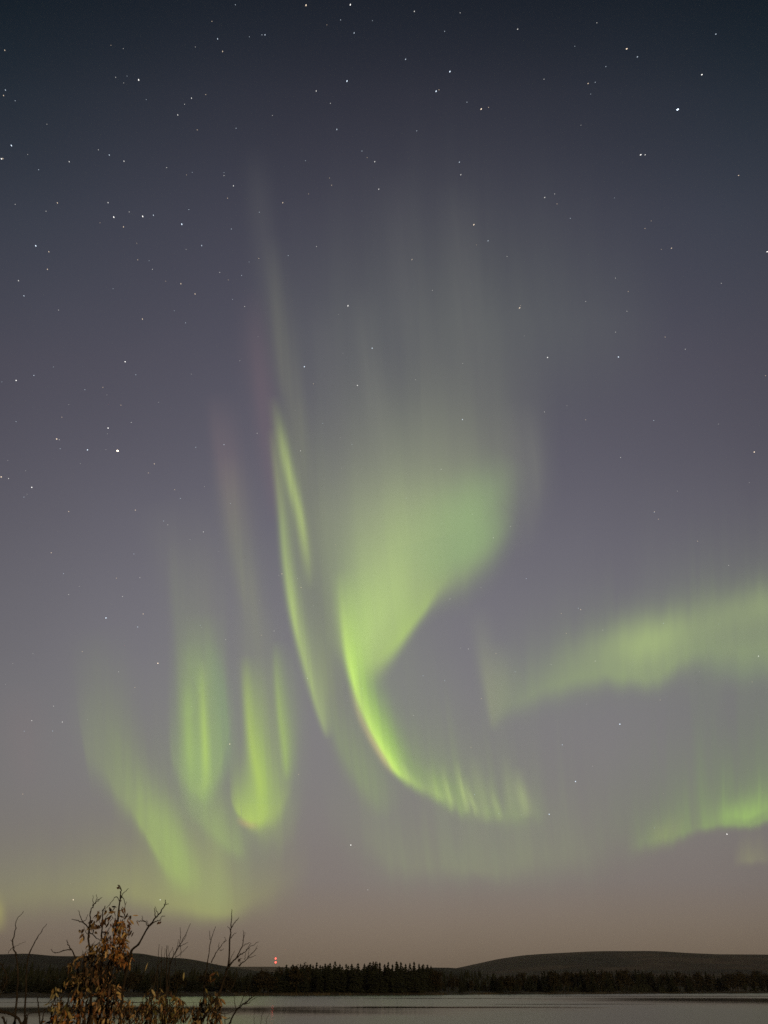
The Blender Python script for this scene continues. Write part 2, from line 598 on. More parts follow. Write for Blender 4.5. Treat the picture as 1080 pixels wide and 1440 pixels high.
far_tree(366, shore_at(366) + 40, 1361.5, 'birch', 'lone blocky tree crown standing above the low shore by the bare shrub', 'tree', None, 0.8)


def forest(name, grid, lo, hi, count, h0, h1, seed, keep):
    """Woods that cover a slope as one mass of small trees."""
    r = random.Random(seed)
    v, f = [], []
    nr, nx = grid.shape[:2]
    n = 0
    while n < count:
        j, i = r.uniform(lo, hi) * 25, r.random() * (nx - 2)
        a, b = int(j), int(i)
        if not keep(b / nx):
            continue
        p = grid[a, b] * (1 - (j - a)) + grid[min(a + 1, nr - 1), b] * (j - a)
        p = p + (grid[a, b + 1] - grid[a, b]) * (i - b)
        n += 1
        if p[2] < 0.6:
            continue
        h = r.uniform(h0, h1)
        w = h * r.uniform(0.16, 0.26)
        off = r.random() * 6
        for zt, zb, k in ((1.0, 0.55, 0.5), (0.78, 0.3, 0.8), (0.55, 0.05, 1.0)):
            c = len(v)
            v.append((p[0], p[1], p[2] + h * zt))
            for q in range(6):
                ang = off + q * math.tau / 6
                rad = w * k * r.uniform(0.65, 1.2)
                v.append((p[0] + rad * math.cos(ang), p[1] + rad * math.sin(ang), p[2] + h * (zb + r.uniform(-0.06, 0.06))))
            for q in range(6):
                f.append((c, c + 1 + q, c + 1 + (q + 1) % 6))
    o = link_mesh(name, v, f, M_SPRUCE)
    return o


tag(forest('forest', LH, 0.02, 0.42, 2200, 5, 9, 3, lambda t: 0.42 < t < 0.90), 'dark spruce wood covering the slope of the near hill', 'forest', kind='stuff')
tag(forest('forest', MH, 0.02, 0.50, 420, 5, 8, 4, lambda t: True), 'dark wood on the low hill behind the shore trees', 'forest', kind='stuff')
tag(forest('forest', RH, 0.0, 0.14, 2600, 5, 9, 5, lambda t: 0.1 < t < 0.60), 'distant wood along the foot of the bare fell', 'forest', kind='stuff')

# dry reeds along the far waterline
v, f = [], []
r = random.Random(21)
for _ in range(5200):
    px = r.uniform(330, 1120)
    clump = mnoise.noise(Vector((px * 0.03, 0.2, 5)))
    if clump < r.uniform(-0.2, 0.35):
        continue
    y = shore_at(px) + r.uniform(-3, 16)
    b = at(px, HORIZON, y)
    z = max(ground_z(b.x, y), 0) - 0.1
    h, w, a = r.uniform(0.7, 1.7), r.uniform(0.05, 0.14), r.random() * math.pi
    dx, dy, lean = w * math.cos(a), w * math.sin(a), r.uniform(-0.3, 0.3)
    c = len(v)
    v += [(b.x - dx, y - dy, z), (b.x + dx, y + dy, z), (b.x + lean, y, z + h)]
    f.append((c, c + 1, c + 2))
tag(link_mesh('reeds', v, f, M_REED), 'pale dry reeds in a strip along the far waterline', 'reeds', kind='stuff')

# ------------------------------------------------------------------ radio mast with two red lamps
MY = 1600.0
top = at(387.6, 1346.2, MY)
lamp_a, lamp_b = at(387.6, 1347.9, MY), at(387.6, 1353.2, MY)
base_z = 3.0
mast = empty('radio_mast', (top.x, MY, base_z))
tag(mast, 'thin radio mast with two red warning lamps beyond the far trees', 'mast')
v, f = [], []


def bar(p, q, rad):
    p, q = Vector(p), Vector(q)
    d = (q - p).normalized()
    a = d.orthogonal().normalized()
    b = d.cross(a)
    c = len(v)
    for e in (p, q):
        for k in range(5):
            an = k * math.tau / 5
            v.append(e + (a * math.cos(an) + b * math.sin(an)) * rad)
    for k in range(5):
        f.append((c + k, c + (k + 1) % 5, c + 5 + (k + 1) % 5, c + 5 + k))


H = top.z - base_z
legs = [(0.45 * math.cos(a), 0.45 * math.sin(a)) for a in (0.3, 2.4, 4.5)]
for lx, ly in legs:
    bar((top.x + lx, MY + ly, base_z - 0.5), (top.x + lx, MY + ly, top.z), 0.05)
nb = 30
for i in range(nb):
    z0, z1 = base_z + H * i / nb, base_z + H * (i + 1) / nb
    for k in range(3):
        (ax, ay), (bx, by) = legs[k], legs[(k + 1) % 3]
        bar((top.x + ax, MY + ay, z0), (top.x + bx, MY + by, z1), 0.025)
link_mesh('lattice', v, f, M_STEEL, mast)
v, f = [], []
for a in (0.9, 3.0, 5.1):
    for zt in (0.55, 0.92):
        bar((top.x, MY, base_z + H * zt), (top.x + 24 * math.cos(a), MY + 24 * math.sin(a), base_z - 0.3), 0.02)
link_mesh('guy_wire', v, f, M_STEEL, mast)
for lp, rad in ((lamp_a, 1.45), (lamp_b, 1.6)):
    bm = bmesh.new()
    bmesh.ops.create_uvsphere(bm, u_segments=12, v_segments=8, radius=rad)
    me = bpy.data.meshes.new('warning_lamp')
    bm.to_mesh(me)
    bm.free()
    me.materials.append(M_BEACON)
    o = bpy.data.objects.new('warning_lamp', me)
    COL.objects.link(o)
    o.parent = mast
    o.location = Vector((lp.x, MY, lp.z)) - mast.location


# ------------------------------------------------------------------ shrubs on the near bank
class Tubes:
    def __init__(self):
        self.v, self.f = [], []

    def add(self, pts, r0, r1, n=6):
        pts = [Vector(p) for p in pts]
        # smooth the path once and give it a little crookedness
        fine = []
        for i in range(len(pts) - 1):
            p0, p1, p2, p3 = pts[max(i - 1, 0)], pts[i], pts[i + 1], pts[min(i + 2, len(pts) - 1)]
            for k in range(4):
                t = k / 4
                q = 0.5 * ((2 * p1) + (p2 - p0) * t + (2 * p0 - 5 * p1 + 4 * p2 - p3) * t * t + (3 * p1 - p0 - 3 * p2 + p3) * t ** 3)
                fine.append(q + Vector((random.gauss(0, 1), random.gauss(0, 1), random.gauss(0, 1))) * 0.0018)
        fine.append(pts[-1])
        m = len(fine)
        base = len(self.v)
        for i, p in enumerate(fine):
            d = (fine[min(i + 1, m - 1)] - fine[max(i - 1, 0)]).normalized()
            a = d.cross(Vector((0.31, 0.95, 0.05))).normalized()
            b = d.cross(a)
            rad = r0 + (r1 - r0) * i / (m - 1)
            if i % 4 == 0:
                rad *= 1.18                  # knots at the buds
            for k in range(n):
                an = k * math.tau / n
                self.v.append(p + (a * math.cos(an) + b * math.sin(an)) * rad)
        for i in range(m - 1):
            for k in range(n):
                self.f.append((base + i * n + k, base + i * n + (k + 1) % n, base + (i + 1) * n + (k + 1) % n, base + (i + 1) * n + k))
        tip = len(self.v)
        self.v.append(fine[-1] + (fine[-1] - fine[-2]) * 0.3)
        for k in range(n):
            self.f.append((base + (m - 1) * n + k, base + (m - 1) * n + (k + 1) % n, tip))
        return fine


class Leaves:
    def __init__(self):
        self.v, self.f, self.c = [], [], []

    def add(self, p, d, length, width, colour, curl=0.25, stalk=0.0):
        p, d = Vector(p), Vector(d).normalized()
        side = d.cross(Vector((random.gauss(0, 1), random.gauss(0, 1), random.gauss(0, 1)))).normalized()
        nrm = side.cross(d).normalized()
        b = len(self.v)
        prof = [(0.0, 0.06), (0.18, 0.62), (0.42, 1.0), (0.7, 0.72), (1.0, 0.03)]
        tw = random.uniform(-0.5, 0.5)
        for t, wd in prof:
            sd = side * math.cos(tw * t) + nrm * math.sin(tw * t)
            nn = nrm * math.cos(tw * t) - side * math.sin(tw * t)
            c = p + d * (t * length) + nn * (curl * length * t * t)
            lift = nn * (0.22 * width * wd)
            self.v += [c - sd * (width * 0.5 * wd) + lift, c, c + sd * (width * 0.5 * wd) + lift]
        for i in range(4):
            q = b + i * 3
            self.f += [(q, q + 1, q + 4, q + 3), (q + 1, q + 2, q + 5, q + 4)]
        self.c += [colour] * 8

    def build(self, parent):
        o = link_mesh('leaves', self.v, self.f, M_LEAF, parent, smooth=True)
        at_ = o.data.attributes.new('leaf_colour', 'FLOAT_COLOR', 'CORNER')
        cols = np.repeat(np.array([(*c, 1.0) for c in self.c], dtype=np.float32), 4, axis=0)
        at_.data.foreach_set('color', cols.ravel())
        return o


ORANGE = [(0.46, 0.21, 0.05), (0.55, 0.29, 0.085), (0.36, 0.15, 0.04), (0.22, 0.10, 0.035), (0.64, 0.42, 0.18)]
BROWN = [(0.29, 0.18, 0.07), (0.16, 0.09, 0.035), (0.38, 0.24, 0.10), (0.09, 0.055, 0.025), (0.50, 0.36, 0.17)]
OLIVE = [(0.17, 0.14, 0.045), (0.24, 0.17, 0.06), (0.12, 0.09, 0.03), (0.30, 0.23, 0.09), (0.15, 0.07, 0.03)]
DARK = [(0.10, 0.05, 0.025), (0.15, 0.07, 0.03), (0.07, 0.04, 0.02)]
PALE = [(0.50, 0.40, 0.20), (0.42, 0.36, 0.16)]


def jit(c):
    k = random.uniform(0.75, 1.25)
    return tuple(min(0.8, x * k * random.uniform(0.92, 1.08)) for x in c)


SY = 6.0                                   # the shrubs stand about six metres from the lens
PXM = SY / 1274.0                          # metres per photograph pixel there


def path(tube, pts, r0, r1, y0=SY, y1=None, twigs=0):
    y1 = y0 if y1 is None else y1
    n = len(pts)
    p3 = [at(px, py, y0 + (y1 - y0) * i / max(n - 1, 1)) for i, (px, py) in enumerate(pts)]
    fine = tube.add(p3, r0 * PXM * 0.42, r1 * PXM * 0.42)
    for _ in range(twigs):
        i = random.randrange(len(fine) // 3, len(fine) - 1)
        d = (fine[i + 1] - fine[i]).normalized()
        e = (d * 0.7 + Vector((random.choice((-1, 1)) * random.uniform(0.4, 0.9), random.uniform(-0.7, 0.7), random.uniform(0.1, 0.6)))).normalized()
        ln = random.uniform(5, 14) * PXM
        tube.add([fine[i], fine[i] + e * ln * 0.5, fine[i] + e * ln + Vector((0, 0, ln * 0.2))], 0.9 * PXM * 0.5, 0.5 * PXM * 0.5, 5)
    return fine


def to_ground(tube, px, py, gx, y0, y1, r0, r1, lean=0.5):
    """The lower stem, below the picture, from its stool on the bank up to the first point that shows."""
    p = at(px, py, y1)
    bx = (gx - 540) / 1274.0 * y0
    g = Vector((bx, y0, ground_z(bx, y0) - 0.08))
    m = g.lerp(p, lean)
    m.x = g.x + (p.x - g.x) * 0.35
    tube.add([g, m, p], r0 * PXM * 0.5, r1 * PXM * 0.5)


def droop():
    return Vector((random.gauss(0, 0.6), random.gauss(0, 0.6), -0.9 + random.gauss(0, 0.5)))


def cluster(lv, tb, cx, cy, rx, ry, n, pal, size=11.0, y=SY, dy=0.22):
    """Leaves hanging in clumps from thin twigs through an ellipsoid of the crown."""
    made = 0
    n = int(n * 1.45)
    size *= 0.8
    while made < n:
        a, q = random.random() * math.tau, math.sqrt(random.random())
        px, py = cx + rx * q * math.cos(a), cy + ry * q * math.sin(a)
        c = at(px, py, y + random.gauss(0, dy))
        k = random.randint(2, 5)
        tb.add([c + Vector((random.uniform(-0.02, 0.02), random.uniform(-0.03, 0.03), -0.05)), c, c + Vector((random.uniform(-0.02, 0.02), random.uniform(-0.02, 0.02), 0.03))], 0.0022, 0.0012, 4)
        for _ in range(k):
            ln = size * PXM * random.uniform(0.65, 1.35)
            lv.add(c + Vector((random.gauss(0, 0.012), random.gauss(0, 0.02), random.gauss(0, 0.015))), droop(), ln, ln * random.uniform(0.26, 0.42), jit(random.choice(pal)), random.uniform(-0.3, 0.45))
            made += 1


# --- the leafy shrub
gx = (150 - 540) / 1274 * SY
shrub = empty('willow_shrub', (gx, SY, ground_z(gx, SY)))
tag(shrub, 'tall shrub with withered orange-brown leaves in the left foreground, lake behind', 'shrub')
tb, lv = Tubes(), Leaves()
top_stem = path(tb, [(150, 1440), (152, 1405), (156, 1365), (159, 1335), (162, 1311), (165, 1297), (167, 1281), (169, 1260.5), (170, 1250), (168.5, 1247)], 6.0, 1.3, SY, SY - 0.1)
path(tb, [(169, 1263), (173.4, 1256.5), (180.6, 1249.8)], 1.4, 0.7, SY - 0.1, SY - 0.2)
path(tb, [(168, 1270), (164, 1261), (154, 1272), (150, 1277)], 1.4, 0.8, SY - 0.1, SY)
path(tb, [(168.5, 1266), (172, 1261), (175.5, 1269), (175.5, 1284)], 1.4, 0.8, SY - 0.1, SY + 0.05)
path(tb, [(163, 1310), (169, 1298), (177, 1290), (183, 1288)], 1.6, 0.8, SY, SY + 0.2)
path(tb, [(140, 1440), (141, 1390), (143, 1355), (145, 1332), (143, 1315.5), (144, 1297), (145, 1281), (148, 1274)], 5.0, 1.2, SY + 0.15, SY + 0.3, 3)
path(tb, [(144, 1300), (150, 1288), (157, 1282), (161, 1277)], 1.4, 0.7, SY + 0.3, SY + 0.15)
path(tb, [(128, 1440), (128, 1400), (129, 1365), (126.6, 1340), (124.5, 1319.6), (125.6, 1301), (127.6, 1283), (131.7, 1272.8), (139.8, 1264.6)], 4.6, 1.0, SY - 0.2, SY - 0.3, 2)
path(tb, [(130, 1277), (130.6, 1269), (130.6, 1259.5)], 1.5, 0.7, SY - 0.28)
path(tb, [(134, 1271), (136, 1264), (135.5, 1258)], 1.2, 0.6, SY - 0.3)
path(tb, [(137, 1266.5), (141, 1263.5), (143.5, 1262)], 1.1, 0.6, SY - 0.3)
path(tb, [(124.8, 1305), (116.4, 1297), (108, 1294), (101, 1292.7)], 2.2, 0.9, SY - 0.25, SY - 0.4)
path(tb, [(116.4, 1297), (113, 1289), (110.3, 1280.5)], 1.7, 0.7, SY - 0.32)
path(tb, [(117, 1297), (121, 1292), (124, 1286)], 1.2, 0.6, SY - 0.32)
path(tb, [(125.5, 1311), (133, 1317), (143, 1323)], 1.8, 1.0, SY - 0.25, SY + 0.2)
path(tb, [(127, 1341), (134, 1330), (140, 1326)], 2.0, 0.9, SY - 0.2)
path(tb, [(168, 1440), (172, 1400), (178, 1365), (185.7, 1337), (194.8, 1327.8), (209, 1303), (219, 1291), (225.4, 1283), (232, 1271.5), (232.5, 1265.6)], 5.0, 1.0, SY - 0.1, SY - 0.5)
path(tb, [(230, 1275), (234, 1272), (237, 1270.8)], 1.2, 0.7, SY - 0.5)
path(tb, [(209, 1302.5), (203, 1296), (197, 1295.6), (192.8, 1294.8)], 1.8, 0.8, SY - 0.4)
path(tb, [(202.5, 1296), (200.5, 1292), (200, 1287.5)], 1.2, 0.6, SY - 0.4)
path(tb, [(208.5, 1302), (207.5, 1298), (206, 1294)], 1.1, 0.6, SY - 0.4)
path(tb, [(219, 1290), (217.5, 1284), (217, 1277)], 1.9, 0.8, SY - 0.45)
path(tb, [(222, 1286), (219.5, 1280), (218, 1275)], 1.3, 0.7, SY - 0.45)
path(tb, [(211, 1302), (218, 1296), (225, 1294), (228, 1289), (232, 1288)], 1.7, 0.7, SY - 0.4)
path(tb, [(110, 1440), (112, 1400), (110, 1365), (105, 1344), (99, 1334), (96, 1328), (94, 1321.7)], 3.6, 1.0, SY + 0.1, SY)
path(tb, [(99, 1335.5), (89, 1337), (78.7, 1340), (71.6, 1335)], 1.9, 0.7, SY, SY - 0.2)
path(tb, [(96, 1440), (95, 1420), (96, 1405), (100, 1390)], 3.4, 1.6, SY - 0.2, SY - 0.2)
path(tb, [(118, 1440), (121, 1415), (125, 1398)], 3.0, 1.5, SY - 0.35, SY - 0.3)
path(tb, [(205, 1440), (212, 1415), (216, 1390), (221, 1365), (226, 1352)], 4.0, 1.4, SY + 0.2, SY + 0.3, 3)
for px, gxx in ((150, 150), (140, 147), (128, 142), (168, 156), (110, 140), (96, 138), (118, 144), (205, 162)):
    to_ground(tb, px, 1440, gxx, SY + random.uniform(-0.1, 0.1), SY - 0.03, 7.5, 5.2)
cluster(lv, tb, 163, 1325, 17, 22, 105, ORANGE, 11)
cluster(lv, tb, 174, 1310, 9, 11, 26, ORANGE[1:] + PALE[:1], 11)
cluster(lv, tb, 168, 1345, 15, 11, 62, ORANGE, 11)
cluster(lv, tb, 138, 1337, 13, 12, 40, BROWN, 11)
cluster(lv, tb, 118, 1360, 22, 20, 95, BROWN, 11)
cluster(lv, tb, 148, 1362, 16, 12, 30, DARK + BROWN, 11)
cluster(lv, tb, 110, 1383, 15, 14, 46, BROWN + OLIVE, 11)
cluster(lv, tb, 140, 1412, 44, 26, 230, BROWN + ORANGE[2:], 12)
cluster(lv, tb, 82, 1408, 13, 18, 34, OLIVE + PALE, 13)
cluster(lv, tb, 92, 1432, 22, 10, 46, ORANGE, 12)
cluster(lv, tb, 225, 1414, 34, 22, 140, OLIVE + BROWN, 11)
cluster(lv, tb, 186, 1425, 22, 18, 76, DARK + BROWN, 11)
cluster(lv, tb, 150, 1382, 26, 12, 44, DARK + BROWN, 11)
Z4 = lambda x, y: (40 + x / 4.909, 1230 + y / 4.909)
for zx, zy in [(505, 262), (490, 258), (470, 292), (458, 312), (478, 335), (520, 310), (545, 280), (545, 325), (575, 232), (600, 240), (570, 290), (660, 195), (652, 230), (666, 240),
               (660, 265), (715, 305), (702, 312), (690, 282), (722, 332), (700, 392), (713, 418), (672, 420), (664, 440), (475, 400), (437, 340), (428, 350), (395, 425), (388, 440), (368, 365),
               (470, 372), (560, 335), (620, 292), (640, 322), (505, 285), (515, 250), (486, 300), (540, 262), (588, 300), (600, 330), (455, 330), (530, 340), (610, 350), (590, 360), (680, 350), (640, 370), (650, 350)]:
    for _ in range(2):
        px, py = Z4(zx + random.gauss(0, 14), zy + random.gauss(0, 12))
        ln = random.uniform(8, 12) * PXM
        lv.add(at(px, py - 2, SY + random.uniform(-0.25, 0.25)), droop(), ln, ln * random.uniform(0.3, 0.42), jit(random.choice(DARK + BROWN)), random.uniform(-0.2, 0.4))
for _ in range(5):
    lv.add(at(168 + random.uniform(-1.5, 1.5), 1247 + random.uniform(-1, 2), SY - 0.1), (random.gauss(0, 1), random.gauss(0, 1), random.gauss(0, 0.6)), 5 * PXM, 2.6 * PXM, DARK[0])
for px, py in ((226, 1293), (224, 1296), (227, 1296)):
    lv.add(at(px, py, SY - 0.4), droop(), 6 * PXM, 3 * PXM, DARK[1])
for px, py in ((208, 1354), (172, 1357), (141, 1370), (215, 1387), (213, 1391)):
    lv.add(at(px, py, SY - 0.3), droop(), 11 * PXM, 3.2 * PXM, PALE[0])
link_mesh('branches', tb.v, tb.f, M_BARK, shrub, smooth=True)
lv.build(shrub)

# --- thin bare twigs beside it
y2 = SY + 0.5
gx = (235 - 540) / 1274 * y2
shrub = empty('twiggy_shrub', (gx, y2, ground_z(gx, y2)))
tag(shrub, 'low clump of bare upright twigs between the leafy and the forked shrub', 'shrub')
tb, lv = Tubes(), Leaves()
Z6 = lambda pts: [(220 + x / 6.75, 1260 + y / 6.75) for x, y in pts]
path(tb, [(232, 1440), (234, 1400), (238, 1365)] + Z6([(150, 590), (215, 480), (260, 400), (322, 265)]), 3.4, 0.8, y2, y2 - 0.2, 1)
for pts, a, b in [([(222, 465), (226, 400), (224, 300)], 1.3, 0.7), ([(190, 515), (200, 470), (208, 410)], 1.1, 0.6), ([(215, 480), (260, 460), (300, 440)], 1.1, 0.6), ([(225, 470), (232, 540), (228, 580)], 1.0, 0.6),
                  ([(178, 585), (230, 545), (295, 478)], 1.2, 0.6), ([(100, 600), (112, 570), (155, 488)], 1.3, 0.6), ([(240, 440), (270, 400), (285, 350)], 0.9, 0.5)]:
    path(tb, Z6(pts), a, b, y2 - 0.1, y2 - 0.2)
for x0, x1, ytop, w in ((222.3, 223.7, 1328, 1.2), (226.6, 227.7, 1331, 1.2), (234.6, 234.8, 1330, 2.2), (231, 232, 1334, 1.1), (238, 236.8, 1330, 1.0), (246, 248, 1336, 0.9)):
    path(tb, [(229 + (x0 - 229) * 0.3, 1440), (x0 - 0.5, 1395), (x0, 1350), (x1, ytop)], w * 1.8, w * 0.5, y2 + random.uniform(-0.2, 0.2))
for px in (232, 229, 230):
    to_ground(tb, px, 1440, 235, y2, y2, 5, 3)
cluster(lv, tb, 242, 1420, 22, 16, 60, OLIVE + BROWN, 10, y2)
cluster(lv, tb, 228, 1398, 14, 10, 22, OLIVE + DARK, 10, y2)
lv.add(at(259, 1367, y2), droop(), 11 * PXM, 3.6 * PXM, PALE[1])
link_mesh('branches', tb.v, tb.f, M_BARK, shrub, smooth=True)
lv.build(shrub)

# --- forked bare shrub on the right
y3 = SY - 0.1
gx = (285 - 540) / 1274 * y3
shrub = empty('forked_shrub', (gx, y3, ground_z(gx, y3)))
tag(shrub, 'nearly leafless shrub of forked dark branches, rightmost of the foreground shrubs', 'shrub')
tb, lv = Tubes(), Leaves()
path(tb, [(274, 1440), (280, 1420)] + Z6([(450, 980), (452, 850), (485, 640), (510, 440), (560, 295)]), 4.2, 0.8, y3, y3 + 0.2, 1)
path(tb, [(282, 1440), (294, 1417), (307.4, 1397.8), (317.8, 1366.7), (321.5, 1354.8), (323, 1322), (325, 1304.4), (325.2, 1289.6), (326, 1279)], 5.5, 0.8, y3, y3 - 0.15)
for pts, a, b in [([(512, 415), (508, 380), (503, 330)], 1.3, 0.6), ([(520, 632), (555, 560), (590, 500), (665, 420)], 2.0, 0.8), ([(590, 500), (592, 470), (595, 440)], 1.0, 0.5), ([(600, 515), (620, 512), (640, 500)], 1.0, 0.5),
                  ([(640, 440), (655, 410), (640, 390)], 0.8, 0.5), ([(713, 300), (745, 250), (782, 203)], 1.8, 0.7), ([(703, 400), (725, 372), (757, 350)], 1.5, 0.6), ([(703, 325), (692, 305), (675, 285)], 1.0, 0.5),
                  ([(690, 655), (715, 580), (740, 520)], 1.2, 0.6), ([(672, 690), (710, 640), (760, 580), (808, 480), (825, 410), (822, 330)], 3.0, 0.8), ([(820, 425), (832, 390), (840, 345)], 1.3, 0.6),
                  ([(828, 475), (855, 455), (888, 440)], 1.2, 0.6), ([(745, 600), (800, 555), (850, 520), (898, 450)], 2.2, 0.7), ([(850, 520), (880, 490), (968, 435)], 1.4, 0.6),
                  ([(780, 668), (830, 620), (880, 575), (958, 495)], 1.9, 0.7), ([(860, 590), (900, 580), (945, 562)], 1.1, 0.5), ([(835, 605), (845, 560), (850, 540)], 1.0, 0.5), ([(890, 560), (930, 520), (958, 470)], 1.0, 0.5),
                  ([(870, 575), (875, 540), (885, 500)], 0.9, 0.5), ([(780, 600), (800, 640), (790, 668)], 1.0, 0.6), ([(695, 900), (730, 840), (760, 760), (755, 690)], 1.6, 0.6), ([(585, 700), (570, 660), (575, 640)], 1.0, 0.5)]:
    path(tb, Z6(pts), a, b, y3 + random.uniform(-0.15, 0.15))
path(tb, [(318, 1452), (324, 1438)] + Z6([(760, 1080), (820, 1030), (880, 985), (975, 908)]), 3.4, 0.9, y3, y3 - 0.2, 3)
for pts, a, b in [([(760, 1080), (742, 1020), (735, 955)], 1.5, 0.7), ([(785, 1062), (815, 990), (850, 895)], 1.5, 0.7), ([(830, 1030), (880, 1010), (950, 960)], 1.4, 0.6), ([(700, 1150), (650, 1170), (640, 1100)], 1.2, 0.6), ([(650, 1230), (648, 1180), (652, 1130)], 1.4, 0.7),
                  ([(870, 1000), (880, 960), (870, 880), (890, 830)], 1.2, 0.5), ([(590, 1100), (640, 1120), (740, 1090)], 1.3, 0.6), ([(500, 1190), (560, 1130), (620, 1110)], 1.6, 0.7),
                  ([(990, 1230), (1000, 1140), (1030, 1070)], 0.9, 0.4), ([(930, 1235), (925, 1160), (935, 1100)], 0.9, 0.4), ([(1040, 1235), (1050, 1170), (1075, 1110)], 0.8, 0.4)]:
    path(tb, Z6(pts), a, b, y3 + random.uniform(-0.15, 0.15))
for px, gxx in ((274, 284), (282, 286)):
    to_ground(tb, px, 1440, gxx, y3, y3, 7, 5)
to_ground(tb, 318, 1452, 289, y3 + 0.05, y3, 5, 3.4)
cluster(lv, tb, 303, 1416, 10, 18, 44, BROWN + OLIVE, 11, y3)
cluster(lv, tb, 288, 1409, 10, 12, 24, OLIVE, 11, y3)
cluster(lv, tb, 298, 1431, 12, 9, 20, DARK + BROWN, 11, y3)
cluster(lv, tb, 299, 1369, 5, 6, 10, OLIVE, 9, y3)
cluster(lv, tb, 272, 1427, 9, 12, 26, BROWN, 11, y3)
for px, py in ((280, 1424), (302, 1368)):
    lv.add(at(px, py, y3 - 0.1), droop(), 9 * PXM, 4 * PXM, PALE[1])
bud = at(336, 1349, y3)
for _ in range(4):
    lv.add(bud, droop(), 4.4 * PXM, 3.0 * PXM, DARK[2], 0.5)
link_mesh('branches', tb.v, tb.f, M_BARK, shrub, smooth=True)
lv.build(shrub)

# --- bare twigs at the left edge
y4 = SY - 0.6
gx = (22 - 540) / 1274 * y4
shrub = empty('bare_shrub', (gx, y4, ground_z(gx, y4)))
tag(shrub, 'sparse bare twigs poking above the hill at the left edge', 'shrub')
tb, lv = Tubes(), Leaves()
Z5 = lambda pts: [(x / 6.543, 1220 + y / 6.543) for x, y in pts]
path(tb, [(20, 1440), (24, 1400), (25, 1365)] + Z5([(140, 790), (122, 740), (122, 640), (145, 560), (150, 490), (215, 405)]), 3.2, 0.7, y4)
path(tb, Z5([(122, 735), (100, 750), (75, 790)]), 1.3, 0.7, y4)
path(tb, Z5([(118, 680), (105, 672), (95, 668)]), 1.0, 0.5, y4)
path(tb, Z5([(140, 725), (180, 705), (235, 680)]), 0.7, 0.4, y4 + 0.4)
path(tb, [(34, 1440), (36, 1395), (38, 1360)] + Z5([(275, 780), (345, 650), (380, 590), (430, 520)]), 3.0, 0.7, y4)
path(tb, Z5([(470, 755), (490, 775), (510, 790)]), 0.9, 0.5, y4)
path(tb, Z5([(-60, 1310), (0, 1318), (80, 1340), (150, 1375), (200, 1440), (215, 1480)]), 4.2, 3.0, y4 - 0.1)
path(tb, Z5([(20, 1375), (40, 1410), (48, 1470)]), 3.0, 2.4, y4 - 0.1)
path(tb, Z5([(345, 1200), (350, 1260), (360, 1330), (375, 1470)]), 1.5, 2.2, y4)
path(tb, Z5([(415, 1300), (395, 1370), (375, 1440), (370, 1480)]), 1.4, 2.0, y4)
path(tb, Z5([(200, 1430), (260, 1350), (330, 1330), (420, 1310)]), 1.6, 0.8, y4)
path(tb, Z5([(100, 1350), (160, 1310), (190, 1290)]), 1.4, 0.8, y4)
path(tb, Z5([(-40, 850), (20, 900), (60, 1000), (40, 1100), (-20, 1200)]), 2.0, 1.5, y4)
for px in (20, 34, 36):
    to_ground(tb, px, 1440, 24, y4, y4, 5.5, 3.4)
to_ground(tb, 33, 1446, 28, y4, y4 - 0.1, 5.5, 3.0)
to_ground(tb, 57, 1446, 34, y4, y4, 4.5, 2.2)
to_ground(tb, 7, 1446, 20, y4, y4 - 0.1, 4.5, 2.4)
link_mesh('branches', tb.v, tb.f, M_BARK, shrub, smooth=True)

# ------------------------------------------------------------------ aurora
# Sheets of glowing air standing on a lower border about 100 km up: the nearer the border to overhead, the nearer the sheet.
ALT = 100e3


def cr(p, s):
    """Catmull-Rom through the rows of p at parameter s in 0..len-1."""
    n = len(p)
    i = np.clip(np.floor(s).astype(int), 0, n - 2)
    t = (s - i)[:, None]
    p0, p1, p2, p3 = p[np.maximum(i - 1, 0)], p[i], p[i + 1], p[np.minimum(i + 2, n - 1)]
    return 0.5 * (2 * p1 + (p2 - p0) * t + (2 * p0 - 5 * p1 + 4 * p2 - p3) * t ** 2 + (3 * p1 - p0 - 3 * p2 + p3) * t ** 3)


def smooth_noise(s, freq, seed):
    g = np.random.default_rng(seed).normal(size=4096)
    x = s * freq + 17.3
    i = np.floor(x).astype(int)
    t = x - i
    t = t * t * (3 - 2 * t)
    return g[i % 4096] * (1 - t) + g[(i + 1) % 4096] * t


def ray_field(px, py):
    """Fine uneven rays that all folds share: they lie along the field lines, which lean more towards the right."""
    X = px - py * min(max((px - 200) / 500.0, 0.0), 1.0) * 0.13
    n = mnoise.noise
    return (0.75 * n(Vector((X * 0.028, py * 0.0035, 2.2))) + 0.6 * n(Vector((X * 0.075, py * 0.004, 6.1))) +
            0.4 * n(Vector((X * 0.19, py * 0.006, 9.4))) + 0.28 * n(Vector((X * 0.43, py * 0.008, 3.7))))


